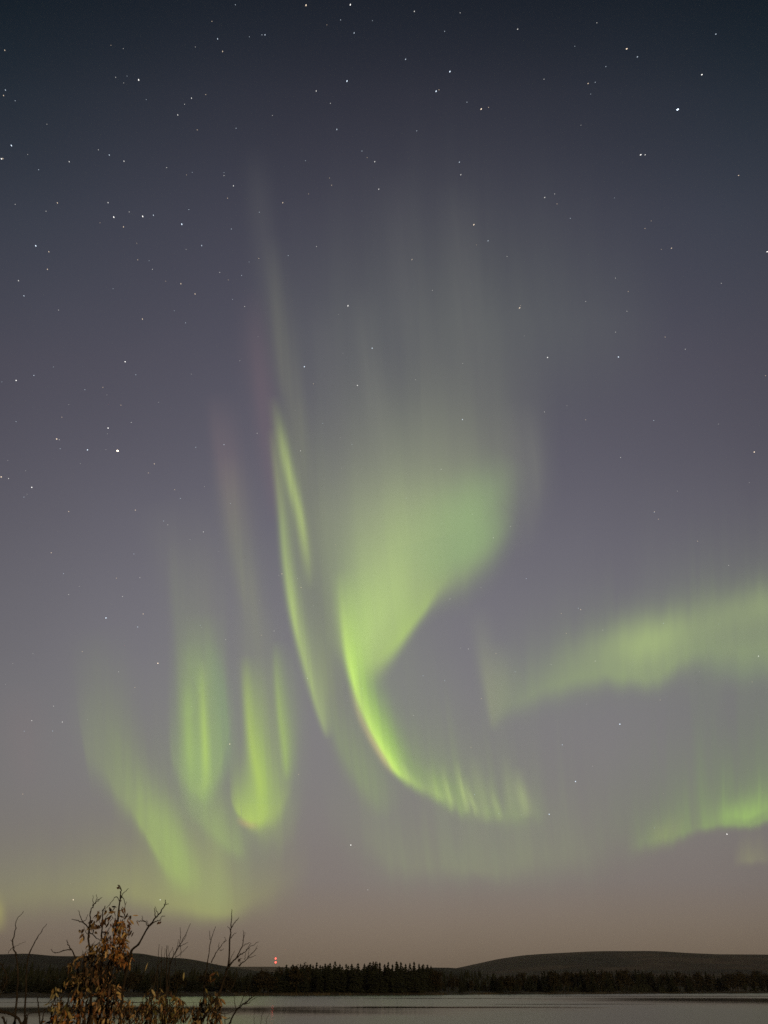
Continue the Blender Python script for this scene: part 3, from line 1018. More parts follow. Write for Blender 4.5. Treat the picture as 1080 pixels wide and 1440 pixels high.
def sheet(name, parent, pts, colour, colour_top=None, up=None, pa=2.0, pb=1.3, rays=0.0, freq=0.1, seed=1, far=1.0, step=3.0, gain=1.0, fine=0.40, rag=1.0):
    """One fold of the aurora. pts: x, y, strength, fade width below/left, fade width above/right, in photograph pixels. up: the lean of the rays; None
    for a fold seen almost edge on, whose light falls off square to its track."""
    p = np.array(pts, float)
    seg = np.hypot(*np.diff(p[:, :2], axis=0).T)
    ns = int(max(seg.sum() / step, 8))
    knots = np.concatenate([[0], np.cumsum(seg)])
    length = knots[-1]
    sl = np.linspace(0, length, ns)
    s = np.interp(sl, knots, np.arange(len(p)))
    q = cr(p, s)
    q[:, 2] = np.clip(q[:, 2], 0, 1)
    q[:, 3:] = np.maximum(q[:, 3:], 2.0)
    tan = np.gradient(q[:, :2], axis=0)
    tan /= np.linalg.norm(tan, axis=1)[:, None] + 1e-9
    if up is None:
        nrm = np.stack([-tan[:, 1], tan[:, 0]], 1)
        nrm *= np.where(nrm[:, :1] < 0, -1, 1)          # side b is to the right
        k = np.ones(9) / 9
        nrm = np.stack([np.convolve(np.pad(nrm[:, c], 4, mode='edge'), k, mode='valid') for c in (0, 1)], 1)
    else:
        nrm = np.tile(np.array(up, float) / np.linalg.norm(up), (ns, 1))
    m = rays * (0.65 * smooth_noise(sl, freq, seed) + 0.45 * smooth_noise(sl, freq * 2.7, seed + 1) + 0.25 * smooth_noise(sl, freq * 6.1, seed + 2))
    ta = np.concatenate([-np.linspace(1, 0, 14, endpoint=False) ** 1.3, np.linspace(0, 1, 40) ** 1.4])
    verts, cols = [], []
    cb, ct = np.array(lin(*colour)), np.array(lin(*(colour_top or colour)))
    for j in range(ns):
        x, y, I, wa, wb = q[j]
        if up is not None:                    # ragged lower border
            y += rag * (0.35 * wa) * (mnoise.noise(Vector((x * 0.05, y * 0.02, seed * 1.7))) + 0.6 * mnoise.noise(Vector((x * 0.14, y * 0.03, seed * 2.3))))
            wb *= 1 + rag * 0.5 * mnoise.noise(Vector((x * 0.035, 0.3, seed * 3.1))) + rag * 0.3 * mnoise.noise(Vector((x * 0.11, 0.8, seed * 3.1)))
        d0 = pix_dir(x, y)
        elev = max(d0.z / math.hypot(d0.x, d0.y), 0.02)
        dist = min(ALT / elev, 520e3) * far
        hgt = wb * (1 + 0.6 * m[j]) if up is not None else wb
        hgt = max(hgt, wb * 0.35)
        for t in ta:
            o = t * (wa * 2.6 if t < 0 else hgt * 2.8)
            px, py = x + nrm[j, 0] * o, y + nrm[j, 1] * o
            d = pix_dir(px, py)
            d.z = max(d.z, 0.004 * d.y)
            hxy = math.hypot(d.x, d.y)
            verts.append((d.x / hxy * dist, d.y / hxy * dist, EYE + d.z / hxy * dist))
            if t < 0:
                a = math.exp(-((-o / wa) ** pa))
                g = 0.0
            else:
                u = o / hgt
                a = math.exp(-(u ** pb))
                g = 1 - math.exp(-u)
                a *= min(1.0, max(0.0, (2.8 - u) / 0.8))
            if t < 0:
                a *= min(1.0, (2.6 + o / wa) / 0.7)
            al = I * gain * a * max(0.15, 1 + fine * ray_field(px, py)) * max(0.0, 1 + m[j] * (0.9 if t >= 0 else 0.9))
            c = cb * (1 - g) + ct * g
            cols.append((*c, min(al, 0.97)))
    nt_ = len(ta)
    cols = np.array(cols, np.float32)
    al = cols[:, 3].reshape(ns, nt_)
    faces = []
    for j in range(ns - 1):
        for i in range(nt_ - 1):
            if max(al[j, i], al[j + 1, i], al[j, i + 1], al[j + 1, i + 1]) > 0.004:
                faces.append((j * nt_ + i, j * nt_ + i + 1, (j + 1) * nt_ + i + 1, (j + 1) * nt_ + i))
    o = link_mesh(name, verts, faces, M_AURORA, parent)
    at_ = o.data.attributes.new('glow', 'FLOAT_COLOR', 'POINT')
    at_.data.foreach_set('color', cols.ravel())
    return o


def aurora(name, px, py, label):
    d = pix_dir(px, py)
    h = math.hypot(d.x, d.y)
    dist = min(ALT / (d.z / h), 520e3)
    return tag(empty(name, (d.x / h * dist, d.y / h * dist, EYE + d.z / h * dist)), label, 'aurora')


BRIGHT, GREEN, PALE_G, TEAL, PINK, GREY = (206, 244, 122), (182, 212, 120), (158, 172, 126), (146, 186, 122), (158, 128, 132), (132, 136, 122)

# A: the bright hooked arc in the middle
A = aurora('aurora_arc', 512, 1000, 'brightest aurora, a yellow-green hook sweeping down the middle of the sky')
sheet('fan', A, [(455, 880, 0, 30, 200), (474, 900, .26, 30, 200), (496, 920, .38, 30, 205), (520, 925, .42, 28, 200), (548, 910, .46, 20, 190), (572, 885, .46, 14, 180), (598, 848, .40, 16, 170), (624, 815, .34, 26, 160), (660, 790, .26, 34, 150), (700, 750, .14, 34, 130), (730, 700, 0, 34, 110)], (176, 196, 124), (148, 156, 130), up=(-.05, -1), pb=2.0, rays=.05, freq=.035, seed=4, far=1.28, fine=.12, rag=.3)
sheet('curtain', A, [(478, 890, 0, 16, 100), (488, 905, .20, 20, 110), (502, 920, .26, 26, 120), (520, 926, .30, 24, 110), (543, 916, .42, 18, 100), (568, 888, .46, 14, 90), (598, 852, .36, 11, 80), (620, 818, .14, 16, 70), (640, 800, 0, 20, 60)], (186, 218, 118), (160, 184, 126), up=(-.06, -1), pb=1.6, rays=.06, freq=.05, seed=6, fine=.14, rag=.3, far=1.18)
sheet('knot', A, [(560, 800, 0, 46, 46), (600, 772, .24, 50, 48), (645, 738, .50, 52, 46), (680, 702, .40, 44, 34), (704, 668, .14, 38, 28), (720, 640, 0, 34, 24)], (156, 188, 128), pb=2, far=.84, fine=.08)
sheet('knot', A, [(590, 812, 0, 22, 22), (622, 796, .22, 24, 24), (658, 776, .34, 26, 24), (688, 748, .26, 26, 22), (712, 716, 0, 24, 18)], (154, 188, 126), pb=2, far=.80, fine=.08)
sheet('body', A, [(610, 630, 0, 60, 60), (594, 680, .04, 62, 60), (565, 755, .24, 60, 56), (540, 815, .44, 50, 50), (524, 865, .60, 36, 36), (512, 905, .56, 22, 30), (506, 940, .25, 14, 26), (504, 965, 0, 12, 22)], (190, 216, 134), pb=2.2, fine=.14, far=.88)
sheet('body', A, [(604, 500, 0, 90, 90), (594, 560, .04, 90, 90), (577, 640, .16, 85, 90), (556, 720, .32, 75, 80), (540, 800, .38, 62, 60), (522, 870, .2, 40, 40), (510, 930, 0, 30, 30)], (164, 176, 136), pb=2.2, fine=.08, far=.94)
sheet('core', A, [(476, 800, 0, 8, 30), (481, 850, .24, 8, 30), (487, 900, .50, 7, 22), (495, 945, .78, 6, 17), (508, 990, .74, 6, 18), (528, 1036, .80, 5, 17), (549, 1072, .88, 5, 14), (560, 1086, .72, 5, 13), (575, 1096, .40, 6, 12), (598, 1108, .22, 7, 12), (630, 1122, .10, 7, 12), (660, 1130, 0, 7, 12)], BRIGHT, (172, 222, 100), pb=1.6, far=.78)
sheet('edge', A, [(492, 960, 0, 5, 5), (505, 1003, .30, 5, 5), (520, 1035, .42, 5, 5), (540, 1068, .42, 5, 5), (553, 1086, .1, 5, 5), (560, 1094, 0, 5, 5)], (206, 190, 142), pb=2, far=.76)
sheet('inner_glow', A, [(504, 890, 0, 20, 26), (513, 950, .22, 16, 30), (530, 1000, .38, 16, 32), (554, 1045, .42, 16, 36), (590, 1082, .30, 16, 34), (640, 1108, .16, 16, 32), (690, 1120, 0, 16, 30)], (156, 192, 100), (138, 148, 120), pb=1.5, far=1.01)
sheet('curtain', A, [(548, 1078, 0, 7, 34), (565, 1095, .30, 8, 40), (590, 1109, .38, 9, 46), (620, 1122, .36, 10, 50), (650, 1136, .32, 12, 52), (690, 1143, .24, 14, 50), (720, 1146, .22, 14, 52), (745, 1146, .14, 14, 50), (775, 1140, 0, 14, 50)], (164, 190, 118), (142, 150, 122), up=(-.14, -1), pb=1.2, rays=.26, freq=.10, seed=23)
sheet('curtain', A, [(540, 1060, 0, 30, 90), (580, 1090, .14, 30, 90), (640, 1125, .20, 30, 90), (700, 1140, .20, 30, 90), (750, 1140, .14, 30, 80), (790, 1130, 0, 30, 70)], (142, 152, 124), (134, 140, 122), up=(-.1, -1), pb=1.8, rays=.15, freq=.06, seed=24, far=1.03)
for k, (x0, y0, x1, y1, I, w) in enumerate([(562, 1066, 574, 1098, .35, 5), (624, 1092, 634, 1132, .34, 4), (645, 1088, 656, 1136, .46, 4), (658, 1108, 668, 1142, .40, 4), (690, 1110, 702, 1148, .22, 5), (729, 1096, 740, 1142, .34, 9), (606, 1090, 616, 1122, .2, 6), (668, 1080, 682, 1150, .14, 8), (712, 1080, 718, 1140, .14, 6)]):
    sheet('ray', A, [(x0 - 2, y0 - 20, 0, w, w), (x0, y0, I * .4, w, w), ((x0 + x1) / 2, (y0 + y1) / 2, I, w, w), (x1, y1 - 4, I * .8, w, w), (x1 + 2, y1 + 10, 0, w, w)], (190, 208, 138), pb=2, far=.97)
sheet('skirt', A, [(490, 1130, 0, 30, 60), (540, 1200, .18, 24, 80), (580, 1216, .26, 18, 90), (630, 1216, .28, 18, 85), (665, 1222, .34, 12, 85), (700, 1222, .26, 16, 85), (740, 1208, .24, 26, 80), (785, 1202, .26, 24, 75), (820, 1200, .12, 28, 70), (870, 1200, 0, 28, 60)], (150, 158, 124), (140, 144, 128), up=(-.08, -1), pb=1.8, rays=.22, freq=.07, seed=31, far=1.05)

sheet('glow', A, [(450, 1130, 0, 40, 80), (520, 1180, .26, 50, 90), (600, 1195, .36, 46, 100), (690, 1200, .40, 40, 100), (780, 1190, .34, 44, 90), (860, 1180, .20, 44, 80), (930, 1180, 0, 40, 70)], (140, 148, 124), (136, 140, 128), up=(-.06, -1), pb=2, rays=.15, freq=.05, seed=40, far=1.07, step=5)
sheet('glow', A, [(430, 700, 0, 80, 60), (500, 800, .22, 80, 70), (545, 900, .20, 60, 60), (600, 1000, .14, 50, 60), (660, 1090, .12, 40, 60), (720, 1140, 0, 40, 50)], (142, 152, 124), pb=2, far=1.5, step=5)

# B: the tall leaning ribbon left of it
B = aurora('aurora_ribbon', 424, 920, 'tall slim aurora ribbon left of the bright hook, leaning left as it climbs')
sheet('strand', B, [(380, 600, 0, 6, 14), (388, 650, .20, 6, 14), (396, 720, .36, 6, 13), (402, 790, .48, 6, 13), (411, 855, .60, 6, 16), (425, 915, .60, 6, 20), (440, 968, .55, 6, 19), (452, 1010, .40, 5, 13), (462, 1040, 0, 5, 9)], (190, 214, 128), (160, 176, 118), pb=1.5)
sheet('strand', B, [(384, 555, 0, 8, 7), (391, 590, .16, 8, 8), (400, 635, .46, 8, 8), (412, 685, .62, 8, 7), (422, 725, .58, 8, 6), (429, 765, .42, 8, 6), (434, 800, .18, 8, 6), (437, 830, 0, 8, 6)], (188, 208, 128), pb=1.8, far=.97)
sheet('veil', B, [(405, 560, 0, 20, 30), (420, 640, .16, 20, 34), (432, 740, .28, 20, 36), (440, 830, .30, 20, 36), (455, 920, .32, 20, 34), (474, 1000, .34, 16, 34), (494, 1065, .34, 16, 34), (512, 1110, .2, 16, 30), (530, 1150, 0, 16, 26)], (142, 152, 112), (138, 148, 114), pb=2, far=1.03)
sheet('strand', B, [(462, 985, 0, 10, 24), (478, 1040, .26, 10, 28), (500, 1085, .34, 12, 30), (525, 1120, .22, 14, 30), (550, 1150, 0, 14, 26)], (154, 180, 116), pb=1.8)
sheet('red_fringe', B, [(358, 400, 0, 20, 16), (364, 480, .14, 22, 18), (371, 550, .22, 20, 17), (379, 620, .22, 18, 15), (387, 690, .18, 14, 12), (392, 740, 0, 12, 10)], (132, 108, 116), pb=2, far=.99)
sheet('upper_ray', B, [(380, 330, 0, 14, 16), (390, 430, .16, 14, 18), (401, 520, .30, 13, 18), (411, 580, .28, 13, 18), (420, 650, .15, 12, 18), (428, 700, 0, 12, 18)], (138, 140, 118), pb=2, far=1.0)

# C: the two folded columns on the left
C = aurora('aurora_column', 288, 1060, 'left of two paired aurora columns, a green pillar with a bright thin line')
sheet('fold', C, [(236, 1030, 0, 20, 70), (247, 1068, .14, 20, 80), (262, 1095, .26, 22, 95), (280, 1106, .30, 26, 100), (298, 1090, .22, 24, 90), (312, 1060, .16, 16, 75), (322, 1022, .10, 12, 60), (330, 990, 0, 10, 50)], (164, 190, 116), (140, 160, 118), up=(-.02, -1), pb=1.7, rays=.16, freq=.11, seed=8)
sheet('body', C, [(284, 860, 0, 28, 28), (286, 920, .22, 30, 28), (288, 980, .38, 33, 32), (289, 1030, .46, 36, 34), (286, 1075, .50, 34, 32), (281, 1110, .42, 25, 22), (279, 1136, .2, 18, 16), (279, 1160, 0, 16, 14)], (158, 184, 120), pa=3, pb=3, far=1.02)
sheet('body', C, [(262, 900, 0, 14, 30), (264, 960, .28, 10, 36), (264, 1020, .44, 9, 40), (268, 1070, .44, 11, 36), (278, 1110, .2, 12, 26), (284, 1140, 0, 12, 20)], (160, 186, 116), (142, 170, 120), pb=1.8, far=1.015)
sheet('ray', C, [(262, 960, 0, 8, 8), (265, 1010, .24, 8, 8), (268, 1055, .26, 8, 8), (272, 1100, 0, 8, 8)], (170, 198, 114), pb=2, far=.99)
sheet('ray', C, [(284, 925, 0, 5, 6), (285, 970, .24, 6, 7), (287, 1015, .42, 6, 6), (289, 1060, .48, 6, 6), (289, 1095, .28, 7, 7), (284, 1125, 0, 7, 7)], (186, 214, 112), pb=2, far=.98)
sheet('upper_ray', C, [(244, 760, 0, 10, 34), (248, 830, .12, 9, 40), (252, 900, .26, 8, 44), (254, 960, .36, 8, 46), (255, 1010, .3, 8, 48), (256, 1060, 0, 8, 48)], (140, 152, 116), pb=2.4, far=1.01)
sheet('fringe', C, [(300, 900, 0, 10, 8), (310, 960, .25, 12, 8), (318, 1020, .30, 12, 6), (320, 1060, .2, 12, 6), (312, 1100, 0, 12, 8)], (136, 172, 122), pb=2, far=1.01)

sheet('glow', C, [(205, 1000, 0, 60, 120), (250, 1080, .26, 70, 150), (300, 1135, .42, 60, 170), (350, 1160, .40, 60, 170), (400, 1130, .26, 60, 150), (440, 1060, 0, 50, 120)], (138, 148, 122), (132, 136, 124), up=(0, -1), pb=2, far=1.06, step=5)
sheet('trail', C, [(262, 1110, 0, 16, 30), (282, 1140, .30, 16, 30), (302, 1163, .40, 15, 28), (320, 1184, .42, 13, 20), (331, 1202, .16, 12, 14), (336, 1216, 0, 12, 12)], (154, 174, 118), pb=2, far=1.02)

D = aurora('aurora_column', 360, 1100, 'right of two paired aurora columns, brightest at its rounded foot')
sheet('fold', D, [(322, 1116, 0, 9, 40), (333, 1138, .42, 8, 40), (345, 1150, .66, 9, 55), (360, 1154, .66, 13, 70), (376, 1148, .48, 18, 70), (390, 1138, .26, 22, 60), (402, 1118, .10, 20, 50), (414, 1090, 0, 14, 40)], (186, 212, 108), (162, 188, 110), up=(-.02, -1), pb=1.6, rays=.14, freq=.1, seed=12)
sheet('body', D, [(356, 920, 0, 20, 22), (360, 980, .20, 18, 22), (364, 1040, .38, 18, 26), (368, 1095, .52, 26, 30), (368, 1135, .50, 30, 32), (364, 1165, 0, 26, 22)], (172, 198, 112), pb=2.4, pa=2.4, far=1.01)
sheet('body', D, [(398, 900, 0, 18, 20), (402, 960, .16, 16, 18), (405, 1020, .26, 14, 16), (406, 1070, .22, 12, 14), (406, 1110, 0, 12, 12)], (152, 172, 118), pb=2, far=1.02)
sheet('pink_foot', D, [(332, 1150, 0, 5, 5), (342, 1157, .35, 5, 5), (354, 1161, .30, 5, 5), (366, 1162, 0, 5, 5)], (196, 170, 128), pb=2, far=.97)
sheet('ray', D, [(344, 920, 0, 7, 12), (346, 970, .34, 6, 14), (351, 1020, .56, 7, 14), (358, 1065, .66, 8, 15), (366, 1105, .58, 9, 14), (366, 1140, .2, 10, 14), (362, 1165, 0, 10, 14)], (180, 206, 106), (158, 184, 106), pb=1.9, far=.98)
sheet('ray', D, [(388, 900, 0, 5, 10), (390, 950, .28, 5, 11), (394, 1000, .52, 5, 12), (399, 1040, .60, 6, 12), (402, 1072, .48, 6, 10), (404, 1100, 0, 6, 8)], (172, 200, 110), (150, 172, 112), pb=1.8, far=.99)
sheet('upper_ray', D, [(340, 850, 0, 14, 40), (346, 910, .16, 12, 46), (352, 970, .28, 12, 50), (360, 1020, .26, 12, 50), (368, 1080, 0, 12, 40)], (146, 154, 120), pb=2.4, far=1.01)
sheet('underglow', D, [(340, 1150, 0, 20, 24), (365, 1165, .3, 22, 26), (385, 1168, .30, 26, 26), (405, 1160, .2, 26, 26), (425, 1140, 0, 24, 24)], (156, 168, 116), up=(0, -1), pb=2, far=1.02)

# E: the low left band with its broad glow down to the hill
E = aurora('aurora_band', 215, 1180, 'low slanting aurora band over the leafy shrub, fading into a broad olive glow')
sheet('fold', E, [(108, 1000, 0, 24, 60), (124, 1056, .10, 32, 70), (150, 1088, .14, 30, 75), (176, 1122, .21, 25, 75), (200, 1158, .42, 14, 70), (218, 1192, .48, 15, 70), (238, 1218, .46, 20, 75), (258, 1230, .32, 22, 70), (284, 1236, 0, 22, 60)], (170, 194, 112), (146, 158, 118), up=(-.10, -1), pb=1.7, rays=.05, freq=.05, seed=14)
sheet('fold', E, [(250, 1120, 0, 16, 40), (278, 1146, .24, 16, 46), (305, 1170, .34, 14, 46), (324, 1190, .38, 11, 44), (336, 1196, .26, 9, 38), (346, 1193, 0, 9, 30)], (158, 176, 118), (150, 162, 118), up=(-.1, -1), pb=1.7)
sheet('glow', E, [(-120, 1250, .14, 30, 60), (0, 1258, .26, 30, 66), (90, 1252, .34, 30, 70), (170, 1252, .52, 26, 76), (225, 1264, .66, 22, 86), (270, 1274, .74, 18, 92), (300, 1280, .76, 14, 88), (325, 1280, .64, 13, 76), (345, 1268, .36, 20, 56), (385, 1245, .22, 30, 50), (440, 1215, 0, 34, 44)], (166, 170, 110), (152, 158, 116), up=(0, -1), pb=1.8, rays=.05, freq=.04, seed=15, far=1.05, fine=.1, rag=.3)
sheet('body', E, [(128, 960, 0, 30, 30), (146, 1020, .05, 32, 36), (170, 1075, .12, 32, 36), (198, 1118, .28, 24, 34), (222, 1156, .56, 20, 30), (242, 1194, .62, 22, 24), (256, 1228, .42, 24, 24), (266, 1262, 0, 26, 26)], (170, 196, 114), pb=2.2, far=1.01)
sheet('glow', E, [(304, 1090, 0, 40, 40), (303, 1130, .06, 42, 40), (301, 1185, .30, 46, 42), (299, 1235, .46, 48, 40), (298, 1265, .44, 46, 38), (298, 1290, .12, 40, 32), (298, 1310, 0, 40, 30)], (162, 174, 118), pb=2, far=1.03)
sheet('haze_ray', E, [(128, 880, 0, 30, 36), (140, 950, .16, 28, 40), (150, 1010, .26, 26, 40), (166, 1065, .28, 24, 40), (190, 1120, 0, 24, 40)], (140, 152, 112), pb=2, far=1.02)
sheet('patch', E, [(-30, 1250, 0, 16, 14), (-8, 1275, .5, 14, 12), (-2, 1292, .4, 12, 10), (-2, 1315, 0, 12, 10)], (176, 172, 106), pb=2)
sheet('red_fringe', E, [(30, 960, 0, 30, 26), (34, 1020, .22, 28, 24), (38, 1070, .18, 28, 24), (44, 1130, 0, 26, 24)], (134, 120, 122), pb=2)

# F: the soft bow on the right
F = aurora('aurora_bow', 900, 905, 'soft green aurora bow arching in from the right edge above a dark gap')
sheet('fold', F, [(686, 1010, 0, 18, 46), (715, 990, .20, 18, 50), (755, 970, .28, 20, 50), (800, 954, .38, 20, 54), (850, 946, .44, 18, 58), (890, 950, .46, 16, 64), (918, 950, .40, 18, 74), (945, 932, .38, 20, 76), (975, 914, .38, 22, 80), (1010, 910, .36, 28, 86), (1060, 912, .36, 30, 96), (1130, 900, .36, 30, 96)], (160, 182, 120), (136, 148, 120), up=(-.02, -1), pb=1.7, rays=.06, freq=.05, seed=17, fine=.12, rag=.5)
sheet('core', F, [(770, 930, 0, 26, 24), (840, 912, .18, 30, 28), (895, 906, .52, 34, 34), (930, 898, .48, 34, 34), (975, 880, .24, 32, 32), (1030, 862, .22, 30, 30), (1090, 850, .28, 28, 28), (1150, 850, .28, 28, 28)], (180, 202, 130), up=(0, -1), pb=2, far=.98, fine=.12, rag=.5)
sheet('hanging_fold', F, [(962, 920, 0, 18, 24), (1000, 935, .12, 18, 30), (1040, 942, .22, 16, 30), (1090, 940, .2, 16, 30)], (132, 154, 118), up=(0, -1), pb=2, far=1.02, fine=.12, rag=.5)
sheet('ray', F, [(672, 850, 0, 14, 16), (680, 910, .22, 12, 16), (687, 960, .50, 9, 17), (692, 1000, .50, 7, 12), (695, 1030, 0, 6, 8)], (152, 158, 128), pb=2, far=.97, fine=.12, rag=.5)
sheet('ray', F, [(700, 900, 0, 14, 16), (706, 950, .22, 12, 16), (706, 985, .24, 10, 14), (702, 1015, 0, 8, 10)], (154, 164, 126), pb=2, far=.97, fine=.12, rag=.5)

sheet('glow', F, [(660, 960, 0, 50, 70), (740, 960, .18, 50, 90), (840, 940, .26, 46, 110), (930, 930, .28, 46, 120), (1020, 920, .28, 60, 130), (1130, 900, .28, 60, 130)], (138, 148, 124), (124, 128, 120), up=(-.02, -1), pb=2, rays=.1, freq=.03, seed=44, far=1.06, step=5, fine=.12, rag=.5)

# G: the low bow on the right
G = aurora('aurora_bow', 1040, 1150, 'lower aurora bow at the right edge, low above the bare fell')
sheet('fold', G, [(880, 1190, 0, 14, 40), (915, 1180, .28, 13, 40), (945, 1174, .36, 12, 50), (985, 1162, .42, 8, 62), (1020, 1157, .52, 7, 70), (1055, 1158, .60, 7, 74), (1075, 1150, .52, 8, 74), (1110, 1140, .45, 8, 70)], (152, 184, 108), (128, 144, 112), up=(-.02, -1), pb=1.6, rays=.08, freq=.06, seed=19)
sheet('core', G, [(985, 1158, 0, 12, 20), (1020, 1148, .25, 12, 22), (1052, 1146, .62, 9, 24), (1070, 1140, .38, 9, 24), (1095, 1130, .1, 9, 24), (1110, 1125, 0, 9, 20)], (168, 206, 112), up=(0, -1), pb=1.8, far=.98)
sheet('patch', G, [(910, 1180, 0, 12, 16), (930, 1176, .3, 12, 20), (950, 1170, .2, 12, 20), (965, 1160, 0, 10, 18)], (158, 168, 114), up=(0, -1), pb=2, far=.98)
sheet('patch', G, [(1030, 1210, 0, 8, 18), (1048, 1209, .34, 7, 22), (1062, 1208, .30, 7, 22), (1085, 1206, .1, 8, 18)], (156, 158, 118), up=(0, -1), pb=1.8, far=1.03)
sheet('veil', G, [(820, 1170, 0, 30, 50), (900, 1150, .22, 36, 100), (980, 1120, .32, 36, 120), (1050, 1100, .40, 36, 130), (1120, 1090, .40, 36, 130)], (126, 142, 110), (118, 128, 112), up=(0, -1), pb=2, far=1.02)

# H: faint upper veils
H_ = aurora('aurora_veil', 600, 560, 'faint grey-green aurora veil high above the bright hook')
sheet('veil', H_, [(400, 700, 0, 80, 190), (450, 720, .32, 80, 210), (520, 720, .50, 90, 220), (600, 700, .50, 100, 230), (660, 680, .42, 100, 220), (705, 660, .28, 90, 200), (745, 650, .14, 70, 180), (790, 650, 0, 60, 150)], (148, 151, 130), (108, 110, 108), up=(-.03, -1), pb=2, rays=.02, freq=.03, seed=27, far=2.0, step=5, fine=.07, rag=.25)
sheet('ray', H_, [(505, 400, 0, 14, 16), (512, 480, .10, 14, 16), (524, 560, .16, 16, 18), (536, 640, .08, 18, 20), (544, 700, 0, 18, 20)], (140, 142, 130), pb=2, far=.76)
sheet('veil', H_, [(330, 480, 0, 110, 130), (420, 470, .16, 120, 150), (540, 450, .30, 130, 160), (660, 450, .38, 130, 170), (770, 450, .32, 120, 160), (860, 450, .18, 100, 130), (950, 450, 0, 80, 100)], (104, 110, 106), (80, 84, 86), up=(-.02, -1), pb=2, far=3.2, step=6, fine=.16, rag=.25)
sheet('edge', H_, [(740, 560, 0, 30, 14), (748, 620, .22, 34, 14), (752, 680, .26, 36, 13), (742, 740, .15, 34, 14), (728, 790, 0, 30, 14)], (134, 136, 126), pb=2, far=1.2)

for pts_ in ([(356, 200, 0, 16, 18), (364, 290, .10, 16, 18), (374, 380, .10, 16, 18), (384, 470, 0, 16, 18)], [(556, 230, 0, 20, 22), (562, 330, .10, 20, 22), (572, 440, .12, 20, 22), (584, 560, 0, 20, 22)],
             [(640, 250, 0, 24, 22), (650, 360, .13, 24, 22), (662, 470, .12, 24, 22), (676, 580, 0, 24, 22)], [(450, 420, 0, 18, 20), (458, 500, .12, 18, 20), (468, 590, .12, 18, 20), (476, 680, 0, 18, 20)]):
    sheet('ray', H_, pts_, (118, 118, 116), pb=2, far=.9)

I_ = aurora('aurora_ray', 335, 760, 'dim aurora ray, reddish at its top, rising between column and ribbon')
sheet('ray', I_, [(318, 640, 0, 16, 22), (324, 700, .20, 15, 22), (334, 770, .36, 13, 20), (345, 830, .40, 12, 18), (354, 880, .22, 12, 18), (362, 940, 0, 12, 18)], (148, 152, 122), pb=2)
sheet('red_fringe', I_, [(302, 550, 0, 12, 24), (308, 610, .24, 11, 26), (316, 670, .36, 11, 26), (326, 730, .2, 12, 24), (334, 780, 0, 12, 22)], (136, 118, 120), pb=2)
sheet('veil', I_, [(225, 700, 0, 30, 60), (245, 780, .22, 26, 70), (262, 850, .30, 26, 80), (280, 930, .24, 26, 90), (300, 1000, 0, 26, 90)], (132, 132, 122), pb=2, far=1.03)

# ------------------------------------------------------------------ stars
STARS = []
T = lambda ox, oy, *l: STARS.extend((ox + x / 3, oy + y / 3, m) for x, y, m in l)
T(0, 0, (20, 212, 3), (23, 380, 3), (15, 403, 3), (64, 425, 4), (48, 614, 2), (6, 670, 2), (12, 669, 3), (585, 337, 2), (993, 20, 4), (894, 90, 4), (918, 164, 3), (939, 217, 3), (1052, 155, 5), (824, 198, 5),
  (468, 191, 5), (520, 205, 5), (488, 326, 4), (536, 321, 5), (522, 350, 5), (617, 420, 5), (808, 414, 3), (868, 399, 4), (779, 440, 4), (750, 485, 3), (832, 548, 4), (996, 541, 4), (415, 632, 4), (461, 654, 3),
  (523, 680, 3), (292, 682, 3), (163, 716, 4), (703, 707, 4), (198, 524, 5), (945, 741, 4), (945, 728, 5), (985, 784, 3), (960, 836, 4), (787, 738, 5), (811, 727, 5), (797, 884, 4), (767, 946, 2), (976, 966, 4),
  (851, 1036, 3), (785, 1052, 5), (64, 862, 4), (194, 891, 4), (242, 856, 3), (456, 855, 3), (545, 894, 4), (480, 916, 2.5), (602, 913, 2), (647, 908, 3), (521, 957, 3), (422, 940, 5), (151, 1037, 2), (206, 1062, 3), (577, 1026, 5), (117, 652, 5))
T(360, 0, (211, 22, 2.5), (398, 20, 2.5), (668, 48, 3), (861, 54, 4), (357, 84, 4), (491, 87, 5), (299, 105, 5), (414, 139, 3), (796, 132, 4), (38, 147, 3), (25, 147, 4), (631, 250, 3), (818, 302, 2), (384, 342, 1.5), (254, 384, 3),
  (760, 385, 2), (772, 379, 4), (314, 436, 4), (890, 431, 4), (950, 460, 2.5), (981, 453, 4), (69, 487, 5), (341, 546, 3), (678, 552, 4), (447, 637, 4), (469, 665, 5), (501, 682, 3), (209, 678, 5), (858, 684, 3), (864, 737, 3), (310, 751, 5),
  (319, 781, 4), (518, 798, 3), (113, 855, 3), (14, 895, 4), (222, 818, 5), (919, 948, 2.5), (979, 1016, 3), (930, 1033, 5), (255, 1040, 4), (136, 1078, 4))
T(720, 0, (24, 123, 3), (358, 96, 4), (265, 195, 5), (484, 206, 2), (529, 240, 3), (396, 281, 4), (860, 144, 3), (801, 315, 2.5), (135, 334, 4), (321, 352, 3), (351, 347, 4), (332, 397, 5), (699, 462, 1), (291, 528, 5), (543, 653, 1.5), (562, 653, 3),
  (956, 740, 3), (138, 833, 3), (180, 818, 4), (190, 860, 4), (246, 921, 4), (432, 835, 5), (587, 932, 5), (561, 964, 4), (673, 1047, 3), (630, 1052, 5), (1077, 1062, 2))
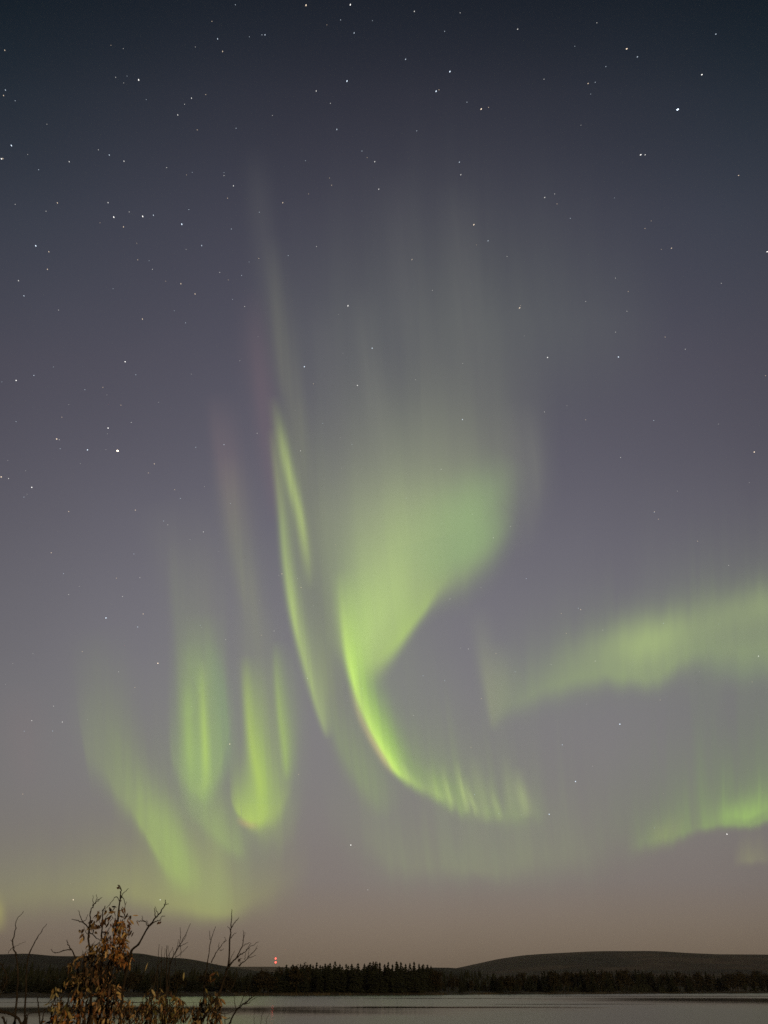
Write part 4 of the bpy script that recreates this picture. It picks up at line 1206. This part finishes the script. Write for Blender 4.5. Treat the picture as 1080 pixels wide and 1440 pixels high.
T(0, 360, (200, 56, 3), (78, 104, 3), (101, 168, 3), (247, 228, 4), (477, 138, 5), (581, 16, 4), (629, 20, 5), (643, 56, 4), (927, 69, 4), (963, 101, 5), (1019, 82, 4), (1051, 25, 5), (763, 117, 3), (823, 160, 3), (699, 106, 5), (981, 183, 5), (1032, 213, 4),
  (601, 266, 3), (735, 231, 5), (783, 282, 4), (528, 446, 2.5), (573, 501, 4), (1012, 442, 5), (225, 468, 5), (143, 504, 3), (68, 525, 2.5), (8, 531, 5), (807, 498, 5), (434, 554, 4), (358, 564, 4), (451, 586, 5), (510, 629, 4), (290, 627, 5), (554, 702, 4),
  (261, 680, 4), (68, 699, 4), (456, 726, 2), (453, 750, 5), (239, 772, 2.5), (250, 775, 4), (254, 813, 4), (369, 818, 2.5), (447, 817, 5), (496, 822, .4), (339, 876, 5), (33, 862, 5), (108, 906, 5), (5, 932, 2.5), (36, 939, 3), (134, 976, 2.2), (101, 1017, 4),
  (114, 1005, 5), (651, 877, 3), (626, 915, 4), (826, 807, 4), (945, 796, 3), (737, 986, 4), (761, 1023, 4), (863, 973, 5), (972, 1044, 4), (571, 1072, 3), (290, 1078, 3), (669, 617, 5))
T(360, 360, (12, 10, 4), (658, 15, 3), (1059, 2, 4), (744, 145, 4), (388, 210, 2.5), (348, 247, 5), (490, 389, 2.5), (8, 340, 5), (367, 410, 5), (204, 467, 2.2), (242, 539, 4), (428, 546, 2.2), (673, 522, 4), (872, 453, 3.5), (871, 690, 2.5), (282, 706, 4), (166, 651, 5),
  (5, 748, 4), (356, 766, 5), (405, 795, 4), (188, 822, 2.8), (361, 895, 5), (781, 900, 3), (634, 1022, 3))
T(720, 360, (437, 93, 4), (883, 115, 4), (490, 150, 4), (311, 192, 4), (32, 219, 2), (36, 209, 4), (485, 233, 4), (52, 337, 5), (437, 321, 4), (646, 342, 4), (731, 393, 3.5), (150, 428, 2.5), (449, 426, 2), (1070, 505, 4), (137, 658, 4), (232, 632, 5), (311, 691, 4),
  (598, 694, 4), (871, 709, 5), (1022, 827, 2.5), (458, 850, 4), (698, 992, 5), (1001, 956, 5), (601, 1078, 4))
T(0, 720, (690, 38, 4), (708, 54, 4), (858, 84, 2.8), (802, 116, 5), (923, 166, 5), (216, 172, 3.2), (565, 177, 4), (268, 260, 4.5), (491, 279, 4), (590, 277, 4), (334, 314, 5), (290, 348, 4), (517, 356, 3.5), (447, 447, 2.5), (604, 430, 3.2), (581, 485, 3),
  (845, 478, 4), (851, 487, 5), (952, 538, 4), (139, 597, 5), (347, 589, 4), (54, 639, 5), (500, 674, 4), (666, 638, 2.5), (569, 740, 4), (24, 727, 5), (862, 684, 4), (226, 819, 4), (808, 820, 3), (134, 880, 3.2), (263, 886, 3), (222, 924, 4), (102, 925, 4), (969, 979, 2.5), (923, 911, 5), (369, 876, 5))
T(360, 720, (913, 9, 3), (1074, 61, 3.5), (1001, 109, 3.2), (336, 137, 4), (715, 178, 3), (109, 261, 2.8), (96, 267, 5), (175, 281, 3.5), (190, 318, 3), (566, 337, 3), (818, 367, 3.5), (14, 372, 5), (243, 395, 5), (949, 319, 5), (76, 502, 4), (23, 520, 4), (261, 549, 5),
  (896, 578, 3.5), (863, 574, 5), (1012, 597, 4), (217, 702, 2.8), (317, 690, 5), (450, 744, 2.8), (705, 691, 4), (796, 711, 4.5), (951, 787, 4), (664, 858, 4), (907, 993, 4))
T(720, 720, (618, 30, 3.5), (600, 1, 4), (783, 123, 4), (914, 225, 4), (60, 281, 3.8), (280, 406, 3.8), (290, 412, 3.2), (208, 428, 4), (229, 512, 3.5), (383, 498, 4), (639, 470, 3), (872, 472, 4.5), (351, 629, 3), (165, 644, 3.8), (13, 674, 3.5), (1040, 608, 2.2), (791, 673, 5),
  (1013, 717, 4.5), (625, 793, 4), (315, 811, 5), (455, 895, 2.2), (212, 982, 2.8))
T(0, 1000, (96, 350, 4), (309, 796, 2), (676, 796, 2.4))
T(360, 1000, (180, 267, 4), (923, 352, 2.8), (1024, 431, 3.2), (400, 565, 2.2), (472, 754, 4), (54, 480, 4))
T(720, 1000, (268, 297, 2.2), (40, 437, 3.5), (157, 435, 1.8), (601, 493, 4), (907, 519, 2), (340, 232, 5), (1058, 343, 4))

STAR_D = 2.0e6
star_mats = {}


def star_mat(cls, tint):
    key = (cls, tint)
    if key not in star_mats:
        c = {'white': (1.0, 0.98, 0.94), 'blue': (0.74, 0.86, 1.0), 'warm': (1.0, 0.80, 0.60)}[tint]
        star_mats[key] = glow_mat(f'starlight_{tint}', c, {0: 5.0, 1: 3.2, 2: 1.4, 3: 0.82, 4: 0.58, 5: 0.46}[cls])
    return star_mats[key]


star_meshes = {}


def star_mesh(cls, tint):
    key = (cls, tint)
    if key not in star_meshes:
        bm = bmesh.new()
        bmesh.ops.create_icosphere(bm, subdivisions=1, radius=1.0)
        me = bpy.data.meshes.new('star')
        bm.to_mesh(me)
        bm.free()
        me.materials.append(star_mat(cls, tint))
        star_meshes[key] = me
    return star_meshes[key]


UNIQUE = [((165.3, 634), 'brightest star of all, alone left of the tall aurora ribbon'), ((953, 154), 'bright elongated star high in the dark sky on the right'), ((901, 217.7), 'bright star with a faint close companion, high on the right'),
          ((772.3, 1145), 'bright star just right of the rayed tip of the bright hook, above the bare fell'), ((809.3, 1099), 'star in the grey gap just above the bright star at the hook tip'), ((790.7, 1047.3), 'lower left of two stars in the dark gap below the soft bow'),
          ((871.7, 1018.3), 'upper right of two stars in the dark gap below the soft bow'), ((1022.3, 1173), 'bright star just under the low right aurora bow'), ((103, 1265.3), 'low star just left of the top of the leafy shrub'),
          ((225.3, 1265.3), 'low star touching the tip of the right arm of the leafy shrub'), ((493.3, 1188.3), 'single star in the grey sky below the bright hook'), ((488, 114), 'brightest star of the upper middle of the sky'),
          ((152, 602), 'star just above the brightest star left of the ribbon'), ((1066.7, 922.7), 'star at the right edge just under the soft green bow'), ((50.3, 705.7), 'x')]
star_order = sorted(range(len(STARS)), key=lambda i: STARS[i][2])
kept = set(star_order[:298])
rest_v, rest_f = [], []
used = set()
for i, (px, py, m) in enumerate(STARS):
    d = pix_dir(px, py)
    p = Vector((0, 0, EYE)) + d.normalized() * STAR_D
    per_px = STAR_D / (FOC * d.length)
    cls = min(5, max(0, int(round(m))))
    size = {0: 1.35, 1: 1.15, 2: 0.85, 3: 0.66, 4: 0.58, 5: 0.5}[cls] * per_px
    tint = random.choice(['white', 'white', 'blue', 'blue', 'warm', 'warm'])
    if i in kept:
        o = bpy.data.objects.new('star', star_mesh(cls, tint))
        COL.objects.link(o)
        o.location = p
        o.scale = (size, size, size)
        if py < 480 and m < 4:                # the brighter high stars are trailed by the long exposure
            a = R(float(np.interp(px, [0, 480, 640, 800, 1080], [122, 76, 58, 34, 20])))
            axis = (pix_dir(px + 9 * math.cos(a), py - 9 * math.sin(a)) - pix_dir(px, py)).normalized()
            o.rotation_mode = 'QUATERNION'
            o.rotation_quaternion = axis.to_track_quat('X', 'Z')
            o.scale = (size * 1.7, size * 0.85, size * 0.85)
        lab = None
        for (ux, uy), text in UNIQUE:
            if text != 'x' and math.hypot(px - ux, py - uy) < 2.5 and text not in used:
                lab = text
                used.add(text)
                break
        if lab:
            tag(o, lab, 'star')
        elif m <= 2.6:
            tag(o, 'bright white pinprick star among many in the night sky', 'star', 'brighter stars of the night sky')
        elif m <= 3.6:
            tag(o, 'small white pinprick star of middling brightness in the night sky', 'star', 'middling stars of the night sky')
        else:
            tag(o, 'faint pinprick star barely showing in the night sky', 'star', 'faint stars of the night sky')
    else:
        c = len(rest_v)
        for ax in ((1, 0, 0), (0, 1, 0), (0, 0, 1), (-1, 0, 0), (0, -1, 0), (0, 0, -1)):
            rest_v.append(p + Vector(ax) * size)
        for a, b, e in ((0, 1, 2), (1, 3, 2), (3, 4, 2), (4, 0, 2), (1, 0, 5), (3, 1, 5), (4, 3, 5), (0, 4, 5)):
            rest_f.append((c + a, c + b, c + e))
if rest_v:
    tag(link_mesh('star_dust', rest_v, rest_f, star_mat(5, 'white')), 'faintest pinprick stars scattered over the night sky', 'stars', kind='stuff')

# ------------------------------------------------------------------ haze over the lake and the far hills
bm = bmesh.new()
bmesh.ops.create_cube(bm, size=1.0)
me = bpy.data.meshes.new('haze')
bm.to_mesh(me)
bm.free()
hz = bpy.data.materials.new('night_haze')
hz.use_nodes = True
t_ = hz.node_tree
t_.nodes.clear()
o_ = t_.nodes.new('ShaderNodeOutputMaterial')
v_ = t_.nodes.new('ShaderNodeVolumePrincipled')
v_.inputs['Color'].default_value = (0.86, 0.84, 0.82, 1)
v_.inputs['Density'].default_value = 2.6e-5
t_.links.new(v_.outputs[0], o_.inputs['Volume'])
me.materials.append(hz)
haze = bpy.data.objects.new('haze', me)
COL.objects.link(haze)
haze.location = (0, 8000, 215)
haze.scale = (36000, 18000, 440)
tag(haze, 'thin pale night haze over the lake and far hills', 'haze', kind='stuff')
